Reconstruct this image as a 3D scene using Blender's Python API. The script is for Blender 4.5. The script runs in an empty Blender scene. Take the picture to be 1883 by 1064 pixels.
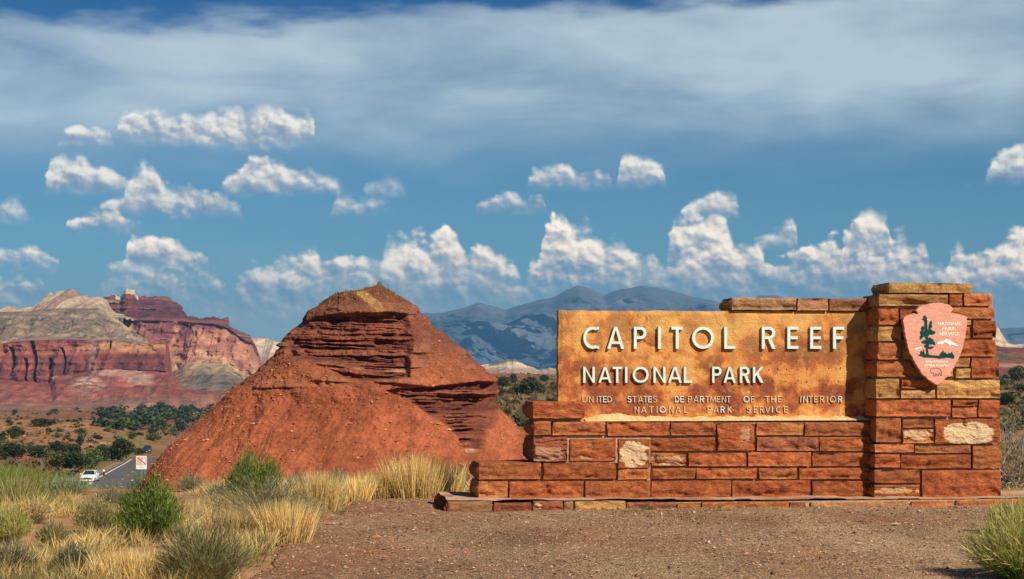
import bpy, math, random
import numpy as np
from mathutils import Vector

# ------------------------------------------------------------------ camera, sky, sun, exposure
SC = bpy.context.scene
COL = SC.collection
FPX = 3300.0            # focal length in photo pixels (photo is 1883 wide)
CX, HY = 941.5, 680.0   # principal column, horizon row
CAMZ = 1.6
cam_data = bpy.data.cameras.new("camera")
cam = bpy.data.objects.new("camera", cam_data)
COL.objects.link(cam)
cam.location = (0, 0, CAMZ)
cam.rotation_euler = (math.radians(90), 0, 0)
cam_data.sensor_width = 36.0
cam_data.lens = 36.0 * FPX / 1883.0
cam_data.shift_y = (HY - 532.0) / 1883.0
cam_data.clip_start = 0.1
cam_data.clip_end = 60000
SC.camera = cam
SC.view_settings.view_transform = 'Standard'
SC.view_settings.look = 'None'
SC.view_settings.gamma = 1.0
SC.view_settings.exposure = EXPOSURE = 0.34
SC.view_settings.use_curve_mapping = False
SC.render.engine = 'CYCLES'
SC.cycles.max_bounces = 6
SC.cycles.diffuse_bounces = 2
SC.cycles.transparent_max_bounces = 6
SC.cycles.volume_bounces = 0

SUN_DIR = Vector((0.79, -0.90, 0.90)).normalized()   # from the scene towards the sun
SUN_EL = math.asin(SUN_DIR.z)
SUN_AZ = math.atan2(SUN_DIR.x, SUN_DIR.y)            # clockwise from +Y
sun_data = bpy.data.lights.new("sun", 'SUN')
sun_data.energy = 5.0
sun_data.angle = math.radians(0.5)
sun_data.color = (1.0, 0.88, 0.72)
sun = bpy.data.objects.new("sun", sun_data)
COL.objects.link(sun)
sun.rotation_euler = SUN_DIR.to_track_quat('Z', 'Y').to_euler()
sun.location = (20, -20, 30)


class NG:
    """small helper that writes node trees"""
    def __init__(s, tree):
        s.t = tree
    def n(s, typ, **kw):
        nd = s.t.nodes.new(typ)
        for k, v in kw.items():
            if k == 'ins':
                for a, b in v.items():
                    s.put(nd.inputs[a], b)
            else:
                setattr(nd, k, v)
        return nd
    def put(s, sock, v):
        if isinstance(v, bpy.types.NodeSocket):
            s.t.links.new(v, sock)
        else:
            if sock.type == 'RGBA' and not hasattr(v, '__len__'):
                v = (v, v, v, 1)
            if sock.type == 'RGBA' and len(v) == 3:
                v = (*v, 1)
            sock.default_value = v
    def m(s, op, a, b=0.0, c=0.0, clamp=False):
        nd = s.t.nodes.new('ShaderNodeMath'); nd.operation = op; nd.use_clamp = clamp
        s.put(nd.inputs[0], a); s.put(nd.inputs[1], b); s.put(nd.inputs[2], c)
        return nd.outputs[0]
    def ss(s, v, a, b, lo=0.0, hi=1.0):
        nd = s.t.nodes.new('ShaderNodeMapRange'); nd.interpolation_type = 'SMOOTHSTEP'
        s.put(nd.inputs['Value'], v); s.put(nd.inputs['From Min'], a); s.put(nd.inputs['From Max'], b)
        s.put(nd.inputs['To Min'], lo); s.put(nd.inputs['To Max'], hi)
        return nd.outputs['Result']
    def lin(s, v, a, b, lo=0.0, hi=1.0):
        nd = s.t.nodes.new('ShaderNodeMapRange')
        s.put(nd.inputs['Value'], v); s.put(nd.inputs['From Min'], a); s.put(nd.inputs['From Max'], b)
        s.put(nd.inputs['To Min'], lo); s.put(nd.inputs['To Max'], hi)
        return nd.outputs['Result']
    def mix(s, f, a, b, mode='MIX'):
        nd = s.t.nodes.new('ShaderNodeMix'); nd.data_type = 'RGBA'; nd.blend_type = mode
        s.put(nd.inputs[0], f); s.put(nd.inputs[6], a); s.put(nd.inputs[7], b)
        return nd.outputs[2]
    def noise(s, vec, scale, detail=4, rough=0.55, dist=0.0, out='Fac'):
        nd = s.t.nodes.new('ShaderNodeTexNoise'); nd.noise_dimensions = '3D'
        s.put(nd.inputs['Vector'], vec); nd.inputs['Scale'].default_value = scale
        nd.inputs['Detail'].default_value = detail; nd.inputs['Roughness'].default_value = rough
        nd.inputs['Distortion'].default_value = dist
        return nd.outputs[out]
    def voro(s, vec, scale, feature='F1', smooth=None, out='Distance', rand=1.0):
        nd = s.t.nodes.new('ShaderNodeTexVoronoi'); nd.feature = feature
        s.put(nd.inputs['Vector'], vec); nd.inputs['Scale'].default_value = scale
        nd.inputs['Randomness'].default_value = rand
        if smooth is not None and feature == 'SMOOTH_F1':
            nd.inputs['Smoothness'].default_value = smooth
        return nd.outputs[out]
    def vmul(s, v, k):
        nd = s.t.nodes.new('ShaderNodeVectorMath'); nd.operation = 'MULTIPLY'
        s.put(nd.inputs[0], v); nd.inputs[1].default_value = k
        return nd.outputs[0]
    def vadd(s, v, w):
        nd = s.t.nodes.new('ShaderNodeVectorMath'); nd.operation = 'ADD'
        s.put(nd.inputs[0], v); s.put(nd.inputs[1], w)
        return nd.outputs[0]
    def ramp(s, f, stops, interp='LINEAR'):
        nd = s.t.nodes.new('ShaderNodeValToRGB'); nd.color_ramp.interpolation = interp
        el = nd.color_ramp.elements
        while len(el) > 1: el.remove(el[0])
        el[0].position, el[0].color = stops[0][0], (*stops[0][1], 1)
        for p, c in stops[1:]:
            e = el.new(p); e.color = (*c, 1)
        s.put(nd.inputs[0], f)
        return nd.outputs[0]


def build_world():
    w = bpy.data.worlds.new("World")
    SC.world = w
    w.use_nodes = True
    t = w.node_tree
    t.nodes.clear()
    g = NG(t)
    out = g.n('ShaderNodeOutputWorld')
    bg = g.n('ShaderNodeBackground')
    t.links.new(bg.outputs[0], out.inputs[0])
    sky = g.n('ShaderNodeTexSky', sky_type='NISHITA', sun_disc=False)
    sky.sun_elevation = SUN_EL
    sky.sun_rotation = SUN_AZ
    sky.altitude = 1800
    sky.air_density = 1.0
    sky.dust_density = 0.25
    sky.ozone_density = 3.0
    co = g.n('ShaderNodeTexCoord').outputs['Generated']
    sp = g.n('ShaderNodeSeparateXYZ'); t.links.new(co, sp.inputs[0])
    x, y, z = sp.outputs
    az = g.m('ARCTAN2', x, y)
    hyp = g.m('SQRT', g.m('ADD', g.m('MULTIPLY', x, x), g.m('MULTIPLY', y, y)))
    el = g.m('DIVIDE', z, g.m('MAXIMUM', hyp, 0.02))          # tan of the elevation
    AZR = 0.296                                               # half width of one run of clouds; runs mirror round the sky
    azp = g.m('PINGPONG', g.m('ADD', az, AZR), 2 * AZR)        # 0..2R
    ELM = 0.215
    # noises shared by all clouds
    cv = g.n('ShaderNodeCombineXYZ')
    g.put(cv.inputs[0], azp); g.put(cv.inputs[1], g.m('MULTIPLY', el, 1.15)); cv.inputs[2].default_value = 0.37
    P = cv.outputs[0]
    n1 = g.noise(P, 42, 7, 0.62)
    off = g.vadd(P, (0.0022, 0.0032, 0))
    n2 = g.noise(off, 42, 7, 0.62)
    v1 = g.voro(g.vadd(P, g.vmul(g.noise(P, 60, 3, 0.5, out='Color'), (0.012, 0.012, 0.0))), 85, 'SMOOTH_F1', 0.6)
    v2 = g.voro(g.vadd(off, g.vmul(g.noise(P, 60, 3, 0.5, out='Color'), (0.012, 0.012, 0.0))), 85, 'SMOOTH_F1', 0.6)
    nl = g.noise(P, 14, 3, 0.5)
    wv = g.vadd(P, g.vmul(g.noise(P, 150, 3, 0.5, out='Color'), (0.006, 0.006, 0.0)))
    v3 = g.voro(wv, 210, 'SMOOTH_F1', 0.5)
    v4 = g.voro(g.vadd(wv, (0.0012, 0.0018, 0)), 210, 'SMOOTH_F1', 0.5)
    bill = g.m('ADD', g.m('MULTIPLY', g.m('SUBTRACT', n1, 0.5), 1.5), g.m('ADD', g.m('MULTIPLY', g.m('SUBTRACT', 0.42, v1), 0.75), g.m('MULTIPLY', g.m('SUBTRACT', 0.42, v3), 0.34)))
    bill2 = g.m('ADD', g.m('MULTIPLY', g.m('SUBTRACT', n2, 0.5), 1.5), g.m('ADD', g.m('MULTIPLY', g.m('SUBTRACT', 0.42, v2), 0.75), g.m('MULTIPLY', g.m('SUBTRACT', 0.42, v4), 0.34)))
    relief = g.m('SUBTRACT', bill, bill2)                      # bright on the side turned to the sun
    uw = g.m('DIVIDE', g.m('ADD', azp, g.m('MULTIPLY', g.m('SUBTRACT', n1, 0.5), 0.010)), 2 * AZR)

    def pxu(px):
        return (math.atan((px - CX) / FPX) + AZR) / (2 * AZR)
    def pyv(px, py):
        a = math.atan((px - CX) / FPX)
        return (HY - py) / FPX * math.cos(a) / ELM

    def curve(pts):
        nd = g.n('ShaderNodeFloatCurve')
        c = nd.mapping.curves[0]
        pts = sorted(pts)
        f_ = lambda q: float(np.interp(q, [p_[0] for p_ in pts], [p_[1] for p_ in pts]))
        c.points[0].location = (0, f_(0)); c.points[1].location = (1, f_(1))
        c.points[0].handle_type = c.points[1].handle_type = 'VECTOR'
        for u, v in pts:
            if 0.001 < u < 0.999:
                p = c.points.new(u, v); p.handle_type = 'VECTOR'
        nd.mapping.use_clip = False
        nd.mapping.update()
        g.put(nd.inputs['Value'], uw)
        return nd.outputs[0]

    vv = g.m('DIVIDE', el, ELM)

    # sky colour: nishita, deepened
    base = g.mix(1.0, sky.outputs[0], g.ramp(g.m('MULTIPLY', el, 2.0), SKY_TINT), 'MULTIPLY')
    col = base
    # high thin veil
    cs = g.n('ShaderNodeCombineXYZ')
    g.put(cs.inputs[0], g.m('MULTIPLY', azp, 1.0)); g.put(cs.inputs[1], g.m('MULTIPLY', el, 3.0)); cs.inputs[2].default_value = 2.2
    s1 = g.noise(cs.outputs[0], 7, 5, 0.55, 0.3)
    s2 = g.noise(cs.outputs[0], 26, 4, 0.5)
    ns = g.m('SUBTRACT', s1, 0.5)
    vlo = g.ss(g.m('ADD', el, g.m('MULTIPLY', ns, 0.055)), 0.098, 0.168)
    vhi = g.ss(g.m('ADD', g.m('SUBTRACT', el, g.m('MULTIPLY', azp, 0.052)), g.m('MULTIPLY', g.m('ADD', ns, g.m('MULTIPLY', g.m('SUBTRACT', s2, 0.5), .7)), 0.034)), 0.191, 0.177)
    veil = g.m('MULTIPLY', vlo, vhi)
    veil = g.m('MULTIPLY', veil, g.m('ADD', 0.80, g.m('MULTIPLY', ns, 1.7)), clamp=True)
    veil = g.m('ADD', veil, g.m('MULTIPLY', g.m('SUBTRACT', s2, 0.5), g.m('MULTIPLY', veil, 0.35)), clamp=True)
    # thinner streaks higher up, out of the frame
    hi = g.m('MULTIPLY', g.ss(el, 0.24, 0.5), g.ss(s1, 0.45, 0.75, 0.0, 0.4))
    veil = g.m('ADD', veil, hi, clamp=True)
    col = g.mix(g.m('MULTIPLY', veil, 0.80), col, VEIL_COL)

    wisp = g.ss(nl, 0.42, 0.68)
    # pale bank of distant cloud over the horizon
    bank = g.m('MULTIPLY', g.ss(g.m('ADD', el, g.m('MULTIPLY', ns, 0.06)), 0.070, 0.036), g.m('ADD', 0.50, g.m('MULTIPLY', g.m('SUBTRACT', n1, .5), 1.2)), clamp=True)
    col = g.mix(g.m('MULTIPLY', bank, .75), col, (5.2, 6.6, 7.6))
    def layer(col, clouds, amp, soft, botsoft, warm, opac=1.0):
        tp, bt = [], []
        for cl in clouds:
            pts, bot = cl
            bots = bot if isinstance(bot, list) else [(pts[0][0], bot), (pts[-1][0], bot)]
            x0, x1 = pts[0][0], pts[-1][0]
            bx = lambda px: float(np.interp(px, [b[0] for b in bots], [b[1] for b in bots]))
            lo = pyv(x0, bx(x0) + 26)
            tp.append((pxu(x0 - 9), lo)); bt.append((pxu(x0 - 9), pyv(x0, bx(x0))))
            for px, py in pts:
                tp.append((pxu(px), pyv(px, py)))
                bt.append((pxu(px), pyv(px, bx(px))))
            lo = pyv(x1, bx(x1) + 26)
            tp.append((pxu(x1 + 9), lo)); bt.append((pxu(x1 + 9), pyv(x1, bx(x1))))
        T, B = curve(tp), curve(bt)
        h = g.m('ADD', g.m('ADD', g.m('SUBTRACT', T, vv), 0.014), g.m('MULTIPLY', bill, amp))
        b = g.m('ADD', g.m('SUBTRACT', vv, B), g.m('MULTIPLY', bill, amp * 0.25))
        den = g.m('MULTIPLY', g.ss(h, 0.0, g.m('ADD', soft, g.m('MULTIPLY', wisp, soft * 2.0))), g.ss(b, -botsoft * 0.5, botsoft * 0.5))
        # height inside the cloud
        rel = g.m('DIVIDE', g.m('SUBTRACT', vv, B), g.m('MAXIMUM', g.m('SUBTRACT', T, B), 0.02), clamp=True)
        lit = g.m('ADD', g.m('MULTIPLY', rel, 0.60), g.m('ADD', 0.33, g.m('MULTIPLY', relief, 1.2)))
        lit = g.m('ADD', lit, g.m('MULTIPLY', g.m('SUBTRACT', nl, 0.5), 0.9), clamp=True)
        cc = g.ramp(lit, warm)
        return g.mix(g.m('MULTIPLY', den, opac), col, cc)

    L1 = [([(118, 248), (150, 230), (165, 230), (205, 242)], 256),
          ([(216, 236), (235, 208), (255, 203), (300, 212), (345, 212), (365, 215), (395, 197), (440, 190), (452, 203), (470, 190), (500, 186), (520, 200), (540, 220), (562, 203), (574, 210), (580, 240)],
           [(216, 243), (300, 255), (400, 262), (500, 267), (580, 252)])]
    L2 = [([(88, 302), (100, 294), (150, 288), (175, 306), (220, 318), (250, 338)], 346),
          ([(413, 336), (440, 318), (455, 290), (480, 297), (500, 292), (520, 300), (540, 312), (580, 322), (600, 317), (620, 328), (634, 345)], 349),
          ([(672, 342), (690, 328), (705, 335), (730, 326), (750, 342)], 350),
          ([(972, 330), (1000, 312), (1030, 302), (1060, 318), (1090, 325), (1122, 322)], 336),
          ([(1140, 292), (1150, 278), (1175, 283), (1200, 290), (1218, 304)], 334),
          ([(1816, 316), (1830, 292), (1850, 274), (1870, 266), (1905, 272), (1930, 310)], 327)]
    L3 = [([(-40, 390), (0, 368), (30, 364), (45, 380), (60, 392)], 397),
          ([(187, 380), (230, 362), (243, 322), (270, 306), (290, 310), (296, 340), (320, 338), (350, 341), (400, 358), (447, 385)], 388),
          ([(615, 360), (640, 350), (655, 370), (690, 366), (720, 376)], 384),
          ([(880, 374), (900, 360), (930, 352), (960, 366), (1002, 375)], 381),
          ([(1265, 380), (1290, 366), (1320, 349), (1340, 347), (1360, 372)], 392),
          ([(1385, 440), (1420, 420), (1463, 408)], 449)]
    L4 = [([(-60, 478), (-20, 464), (0, 462), (30, 458), (60, 441), (85, 460), (110, 478)], 483),
          ([(120, 410), (150, 395), (180, 392), (220, 397), (265, 411)], 418),
          ([(300, 391), (350, 396)], 402),
          ([(1225, 440), (1240, 408), (1280, 400), (1330, 402), (1346, 420)], 500),
          ([(1548, 435), (1570, 405), (1600, 386), (1634, 392), (1640, 425)], 500)]
    L5 = [([(232, 458), (240, 438), (280, 430), (320, 448), (380, 472)], 488),
          ([(1742, 462), (1760, 441), (1778, 465), (1830, 455), (1860, 420), (1900, 410), (1980, 415)], 520)]
    L6 = [([(-110, 505), (-20, 512), (40, 508), (80, 514)], 535),
          ([(178, 508), (200, 490), (260, 487), (330, 492), (400, 500), (412, 515)], 530),
          ([(436, 502), (470, 480), (520, 460), (560, 470), (580, 456), (610, 470), (640, 475), (700, 478), (712, 445), (740, 425), (760, 418), (790, 438), (820, 412), (840, 430), (860, 463), (900, 453), (940, 483), (956, 508), (966, 508), (976, 485), (990, 465), (1000, 420), (1020, 395), (1040, 393), (1060, 420), (1085, 416), (1110, 440), (1165, 458), (1210, 468), (1240, 476), (1285, 470), (1290, 450), (1330, 430), (1350, 448), (1395, 453), (1410, 480), (1450, 480), (1470, 460), (1510, 452), (1530, 438), (1550, 448), (1560, 470), (1620, 460), (1660, 428), (1700, 453), (1710, 475), (1740, 480), (1800, 470), (1900, 450), (1980, 446)], 538)]
    white = CLOUD_HI
    cream = CLOUD_LO
    col = layer(col, L4, 0.055, 0.022, 0.06, cream, 0.85)
    col = layer(col, L5, 0.05, 0.018, 0.08, cream, 0.92)
    col = layer(col, L6, 0.070, 0.024, 0.26, cream, 0.95)
    col = layer(col, L3, 0.042, 0.026, 0.05, white, 0.95)
    col = layer(col, L2, 0.042, 0.026, 0.05, white, 0.97)
    col = layer(col, L1, 0.045, 0.028, 0.06, white, 0.97)
    t.links.new(col, bg.inputs['Color'])
    bg.inputs['Strength'].default_value = SKY_STR
    w.cycles.sampling_method = 'MANUAL'
    w.cycles.sample_map_resolution = 512

SKY_STR = 0.065
SKY_TINT = [(0.0, (.56, 0.84, .86)), (0.10, (.46, .76, .80)), (0.26, (0.38, 0.66, .76)), (0.40, (0.12, 0.38, .62)), (1.0, (0.12, 0.36, 0.58))]
VEIL_COL = (8.2, 9.7, 10.1)
CLOUD_HI = [(0.0, (3.6, 4.5, 5.8)), (0.36, (5.8, 6.5, 7.2)), (0.60, (9.6, 9.5, 8.8)), (.88, (14.0, 13.2, 11.4))]
CLOUD_LO = [(0.0, (2.6, 4.2, 5.8)), (0.30, (4.4, 5.8, 6.8)), (0.56, (9.0, 8.6, 8.2)), (0.80, (16.0, 13.6, 10.6)), (1.0, (21.0, 17.8, 13.6))]
build_world()

# ------------------------------------------------------------------ helpers
rng = np.random.default_rng(7)


def _hash(ix, iy, iz, seed):
    h = (ix.astype(np.int64) * 374761393 + iy.astype(np.int64) * 668265263 + iz.astype(np.int64) * 2147483647 + seed * 1274126177) & 0xffffffff
    h = ((h ^ (h >> 13)) * 1274126177) & 0xffffffff
    h = ((h ^ (h >> 16)) * 2246822519) & 0xffffffff
    return ((h ^ (h >> 15)) & 0xffff) / 65535.0


def vnoise(x, y, z=0.0, seed=0):
    x, y, z = np.broadcast_arrays(np.asarray(x, float), np.asarray(y, float), np.asarray(z, float))
    fx, fy, fz = np.floor(x), np.floor(y), np.floor(z)
    tx, ty, tz = x - fx, y - fy, z - fz
    ix, iy, iz = fx.astype(np.int64), fy.astype(np.int64), fz.astype(np.int64)
    tx = tx * tx * (3 - 2 * tx); ty = ty * ty * (3 - 2 * ty); tz = tz * tz * (3 - 2 * tz)
    r = 0
    for a in (0, 1):
        wx = tx if a else 1 - tx
        for b in (0, 1):
            wy = ty if b else 1 - ty
            for c in (0, 1):
                wz = tz if c else 1 - tz
                r = r + wx * wy * wz * _hash(ix + a, iy + b, iz + c, seed)
    return r


def fbm(x, y, z=0.0, octv=4, seed=0, gain=0.5):
    s = 0; a = 1; tot = 0
    x = np.asarray(x, float); y = np.asarray(y, float); z = np.asarray(z, float)
    for o in range(octv):
        s = s + a * (vnoise(x, y, z, seed + o * 17) * 2 - 1); tot += a
        a *= gain; x = x * 2.03 + 5.2; y = y * 2.03 + 1.7; z = z * 2.03 + 3.1
    return s / tot


def ridged(x, y, z=0.0, octv=4, seed=0, gain=0.5):
    s = 0; a = 1; tot = 0
    x = np.asarray(x, float); y = np.asarray(y, float); z = np.asarray(z, float)
    for o in range(octv):
        s = s + a * (1 - np.abs(vnoise(x, y, z, seed + o * 17) * 2 - 1)); tot += a
        a *= gain; x = x * 2.03 + 5.2; y = y * 2.03 + 1.7; z = z * 2.03 + 3.1
    return s / tot


def sstep(a, b, v):
    t = np.clip((np.asarray(v, float) - a) / (b - a), 0, 1)
    return t * t * (3 - 2 * t)


def inpoly(px, py, poly):
    px = np.asarray(px); r = np.zeros(px.shape, bool)
    n = len(poly)
    for i in range(n):
        x0, y0 = poly[i]; x1, y1 = poly[(i + 1) % n]
        c = ((y0 > py) != (y1 > py)) & (px < (x1 - x0) * (py - y0) / ((y1 - y0) + 1e-9) + x0)
        r ^= c
    return r


def polydist(px, py, poly):
    """signed distance to a polygon, positive inside"""
    d = np.full(np.shape(px), 1e9)
    n = len(poly)
    for i in range(n):
        x0, y0 = poly[i]; x1, y1 = poly[(i + 1) % n]
        vx, vy = x1 - x0, y1 - y0
        t = np.clip(((px - x0) * vx + (py - y0) * vy) / (vx * vx + vy * vy + 1e-9), 0, 1)
        d = np.minimum(d, np.hypot(px - x0 - t * vx, py - y0 - t * vy))
    return np.where(inpoly(px, py, poly), d, -d)


def mesh_data(name, V, polys, mat=None, smooth=True, col=None, attrs=None):
    me = bpy.data.meshes.new(name)
    V = np.ascontiguousarray(V, dtype=np.float32)
    if not isinstance(polys, (list, tuple)): polys = [polys]
    polys = [np.asarray(p, dtype=np.int32) for p in polys if len(p)]
    me.vertices.add(len(V)); me.vertices.foreach_set('co', V.ravel())
    nl = sum(p.size for p in polys); nf = sum(len(p) for p in polys)
    me.loops.add(nl); me.polygons.add(nf)
    me.loops.foreach_set('vertex_index', np.concatenate([p.ravel() for p in polys]))
    tot = np.concatenate([np.full(len(p), p.shape[1], np.int32) for p in polys])
    st = np.concatenate([[0], np.cumsum(tot)[:-1]]).astype(np.int32)
    me.polygons.foreach_set('loop_start', st)
    me.polygons.foreach_set('use_smooth', np.full(nf, smooth, bool))
    me.update(calc_edges=True)
    if col is not None:
        ca = me.color_attributes.new('Col', 'FLOAT_COLOR', 'POINT')
        c = np.ones((len(V), 4), np.float32); c[:, :3] = col
        ca.data.foreach_set('color', c.ravel())
    for k, v in (attrs or {}).items():
        a = me.attributes.new(k, 'FLOAT', 'POINT')
        a.data.foreach_set('value', np.ascontiguousarray(v, dtype=np.float32).ravel())
    if mat is not None:
        me.materials.append(mat)
    return me


def link(name, data, parent=None, loc=None, **props):
    o = bpy.data.objects.new(name, data)
    COL.objects.link(o)
    if parent is not None: o.parent = parent
    if loc is not None: o.location = loc
    for k, v in props.items(): o[k] = v
    return o


def grid_faces(nr, nc, wrap=False):
    r = np.arange(nr - 1)[:, None]; c = np.arange(nc if wrap else nc - 1)[None, :]
    c1 = (c + 1) % nc
    return np.stack([r * nc + c, r * nc + c1, (r + 1) * nc + c1, (r + 1) * nc + c], -1).reshape(-1, 4)


class MB:
    """collects primitive shapes into one mesh"""
    def __init__(s): s.v = []; s.f = {}; s.n = 0; s.c = []
    def add(s, V, F, c=None):
        V = np.asarray(V, float); F = np.asarray(F, int)
        s.v.append(V); s.f.setdefault(F.shape[1], []).append(F + s.n); s.n += len(V)
        s.c.append(np.tile(np.asarray(c if c is not None else (1, 1, 1), float), (len(V), 1)))
    def box(s, x0, x1, y0, y1, z0, z1):
        V = [(x, y, z) for x in (x0, x1) for y in (y0, y1) for z in (z0, z1)]
        s.add(V, [(0, 1, 3, 2), (4, 6, 7, 5), (0, 4, 5, 1), (2, 3, 7, 6), (0, 2, 6, 4), (1, 5, 7, 3)])
    def prism(s, pts, y0, y1):
        """polygon in x,z extruded along y; the front is y0"""
        n = len(pts); pts = list(pts)
        a = sum(pts[i][0] * pts[(i + 1) % n][1] - pts[(i + 1) % n][0] * pts[i][1] for i in range(n))
        if a < 0: pts.reverse()
        V = [(p[0], y0, p[1]) for p in pts] + [(p[0], y1, p[1]) for p in pts]
        s.add(V, [list(range(n))]); s.n -= 2 * n; s.v.pop(); s.c.pop()
        s.add(V, [list(range(2 * n - 1, n - 1, -1))])
        base = s.n - 2 * n
        s.f.setdefault(4, []).append(np.array([(base + (i + 1) % n, base + i, base + n + i, base + n + (i + 1) % n) for i in range(n)]))
    def tube(s, pts, rads, k=6):
        pts = [np.asarray(p, float) for p in pts]
        V = []
        for i, p in enumerate(pts):
            d = pts[min(i + 1, len(pts) - 1)] - pts[max(i - 1, 0)]; d /= np.linalg.norm(d) + 1e-9
            a = np.cross(d, (0.31, 0.9, 0.2)); a /= np.linalg.norm(a) + 1e-9; b = np.cross(d, a)
            for j in range(k):
                t = 2 * math.pi * j / k
                V.append(p + rads[i] * (a * math.cos(t) + b * math.sin(t)))
        F = grid_faces(len(pts), k, True)
        s.add(V, F)
        if k > 2: s.f.setdefault(k, []).append(np.array([[s.n - 1 - j for j in range(k)]])); s.f[k].append(np.array([[s.n - len(V) + j for j in range(k)]]))
    def data(s, name, mat, smooth=False, cols=False):
        polys = [np.concatenate(v) for v in s.f.values()]
        return mesh_data(name, np.concatenate(s.v), polys, mat, smooth, np.concatenate(s.c) if cols else None)
    def build(s, name, mat, parent=None, smooth=False, loc=None, cols=False, **props):
        return link(name, s.data(name, mat, smooth, cols), parent, loc, **props)


# ------------------------------------------------------------------ materials
def new_mat(name):
    m = bpy.data.materials.new(name); m.use_nodes = True
    t = m.node_tree; t.nodes.clear()
    g = NG(t)
    out = g.n('ShaderNodeOutputMaterial')
    bs = g.n('ShaderNodeBsdfPrincipled')
    bs.inputs['Specular IOR Level'].default_value = 0.25
    bs.inputs['Roughness'].default_value = 0.9
    t.links.new(bs.outputs[0], out.inputs[0])
    return m, g, bs, out


def bump(g, bs, h, dist, strength=1.0):
    b = g.n('ShaderNodeBump'); g.put(b.inputs['Height'], h)
    b.inputs['Distance'].default_value = dist; b.inputs['Strength'].default_value = strength
    g.t.links.new(b.outputs[0], bs.inputs['Normal'])


def mat_vcol(name, scale, amp=0.5, bdist=0.05, rough=0.95, spec=0.15, detail=6, stretch=(1, 1, 1), speck=0.0):
    """base colour from the mesh's rock/soil colours, broken up by noise in the object's own space"""
    m, g, bs, out = new_mat(name)
    co = g.n('ShaderNodeTexCoord').outputs['Object']
    co = g.vmul(co, stretch)
    vc = g.n('ShaderNodeVertexColor', layer_name='Col').outputs[0]
    n = g.noise(co, scale, detail, 0.65)
    k = g.lin(n, 0.25, 0.75, 1 - amp, 1 + amp)
    kk = g.n('ShaderNodeCombineColor'); [g.put(kk.inputs[i], k) for i in range(3)]
    c = g.mix(1.0, vc, kk.outputs[0], 'MULTIPLY')
    if speck:
        v = g.voro(co, scale * 2.5, 'F1', out='Distance')
        c = g.mix(g.m('MULTIPLY', g.ss(v, 0.22, 0.1), speck), c, g.mix(0.5, vc, (0.6, 0.4, 0.28)))
    g.put(bs.inputs['Base Color'], c)
    bs.inputs['Roughness'].default_value = rough
    bs.inputs['Specular IOR Level'].default_value = spec
    bump(g, bs, n, bdist)
    return m


def mat_plain(name, col, rough=0.6, spec=0.4, metal=0.0, nscale=None, namp=0.15, bdist=0.0):
    m, g, bs, out = new_mat(name)
    bs.inputs['Roughness'].default_value = rough
    bs.inputs['Specular IOR Level'].default_value = spec
    bs.inputs['Metallic'].default_value = metal
    if nscale:
        co = g.n('ShaderNodeTexCoord').outputs['Object']
        n = g.noise(co, nscale, 5, 0.6)
        c = g.mix(g.lin(n, 0.3, 0.7), tuple(v * (1 - namp) for v in col), tuple(min(1, v * (1 + namp)) for v in col))
        g.put(bs.inputs['Base Color'], c)
        if bdist: bump(g, bs, n, bdist)
    else:
        bs.inputs['Base Color'].default_value = (*col, 1)
    return m


def mat_leaf(name, trans=0.35, hue=None):
    m, g, bs, out = new_mat(name)
    vc = g.n('ShaderNodeVertexColor', layer_name='Col').outputs[0]
    oi = g.n('ShaderNodeObjectInfo').outputs['Random']
    k = g.lin(oi, 0, 1, 0.8, 1.2)
    kk = g.n('ShaderNodeCombineColor'); [g.put(kk.inputs[i], k) for i in range(3)]
    c = g.mix(1.0, vc, kk.outputs[0], 'MULTIPLY')
    g.put(bs.inputs['Base Color'], c)
    bs.inputs['Roughness'].default_value = 0.7
    bs.inputs['Specular IOR Level'].default_value = 0.2
    tr = g.n('ShaderNodeBsdfTranslucent'); g.put(tr.inputs[0], c)
    mx = g.n('ShaderNodeMixShader'); mx.inputs[0].default_value = trans
    g.t.links.new(bs.outputs[0], mx.inputs[1]); g.t.links.new(tr.outputs[0], mx.inputs[2])
    g.t.links.new(mx.outputs[0], out.inputs[0])
    return m


# ------------------------------------------------------------------ terrain height
def tab(v, xs, ys): return np.interp(v, xs, ys)

def road_x(d):   # left edge line of the road, as a world x for a depth
    return tab(d, [60, 120, 200, 300, 370, 430, 470, 520, 600], [-14, -29, -46.9, -64.6, -77.6, -87.8, -94, -98, -92])

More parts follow.
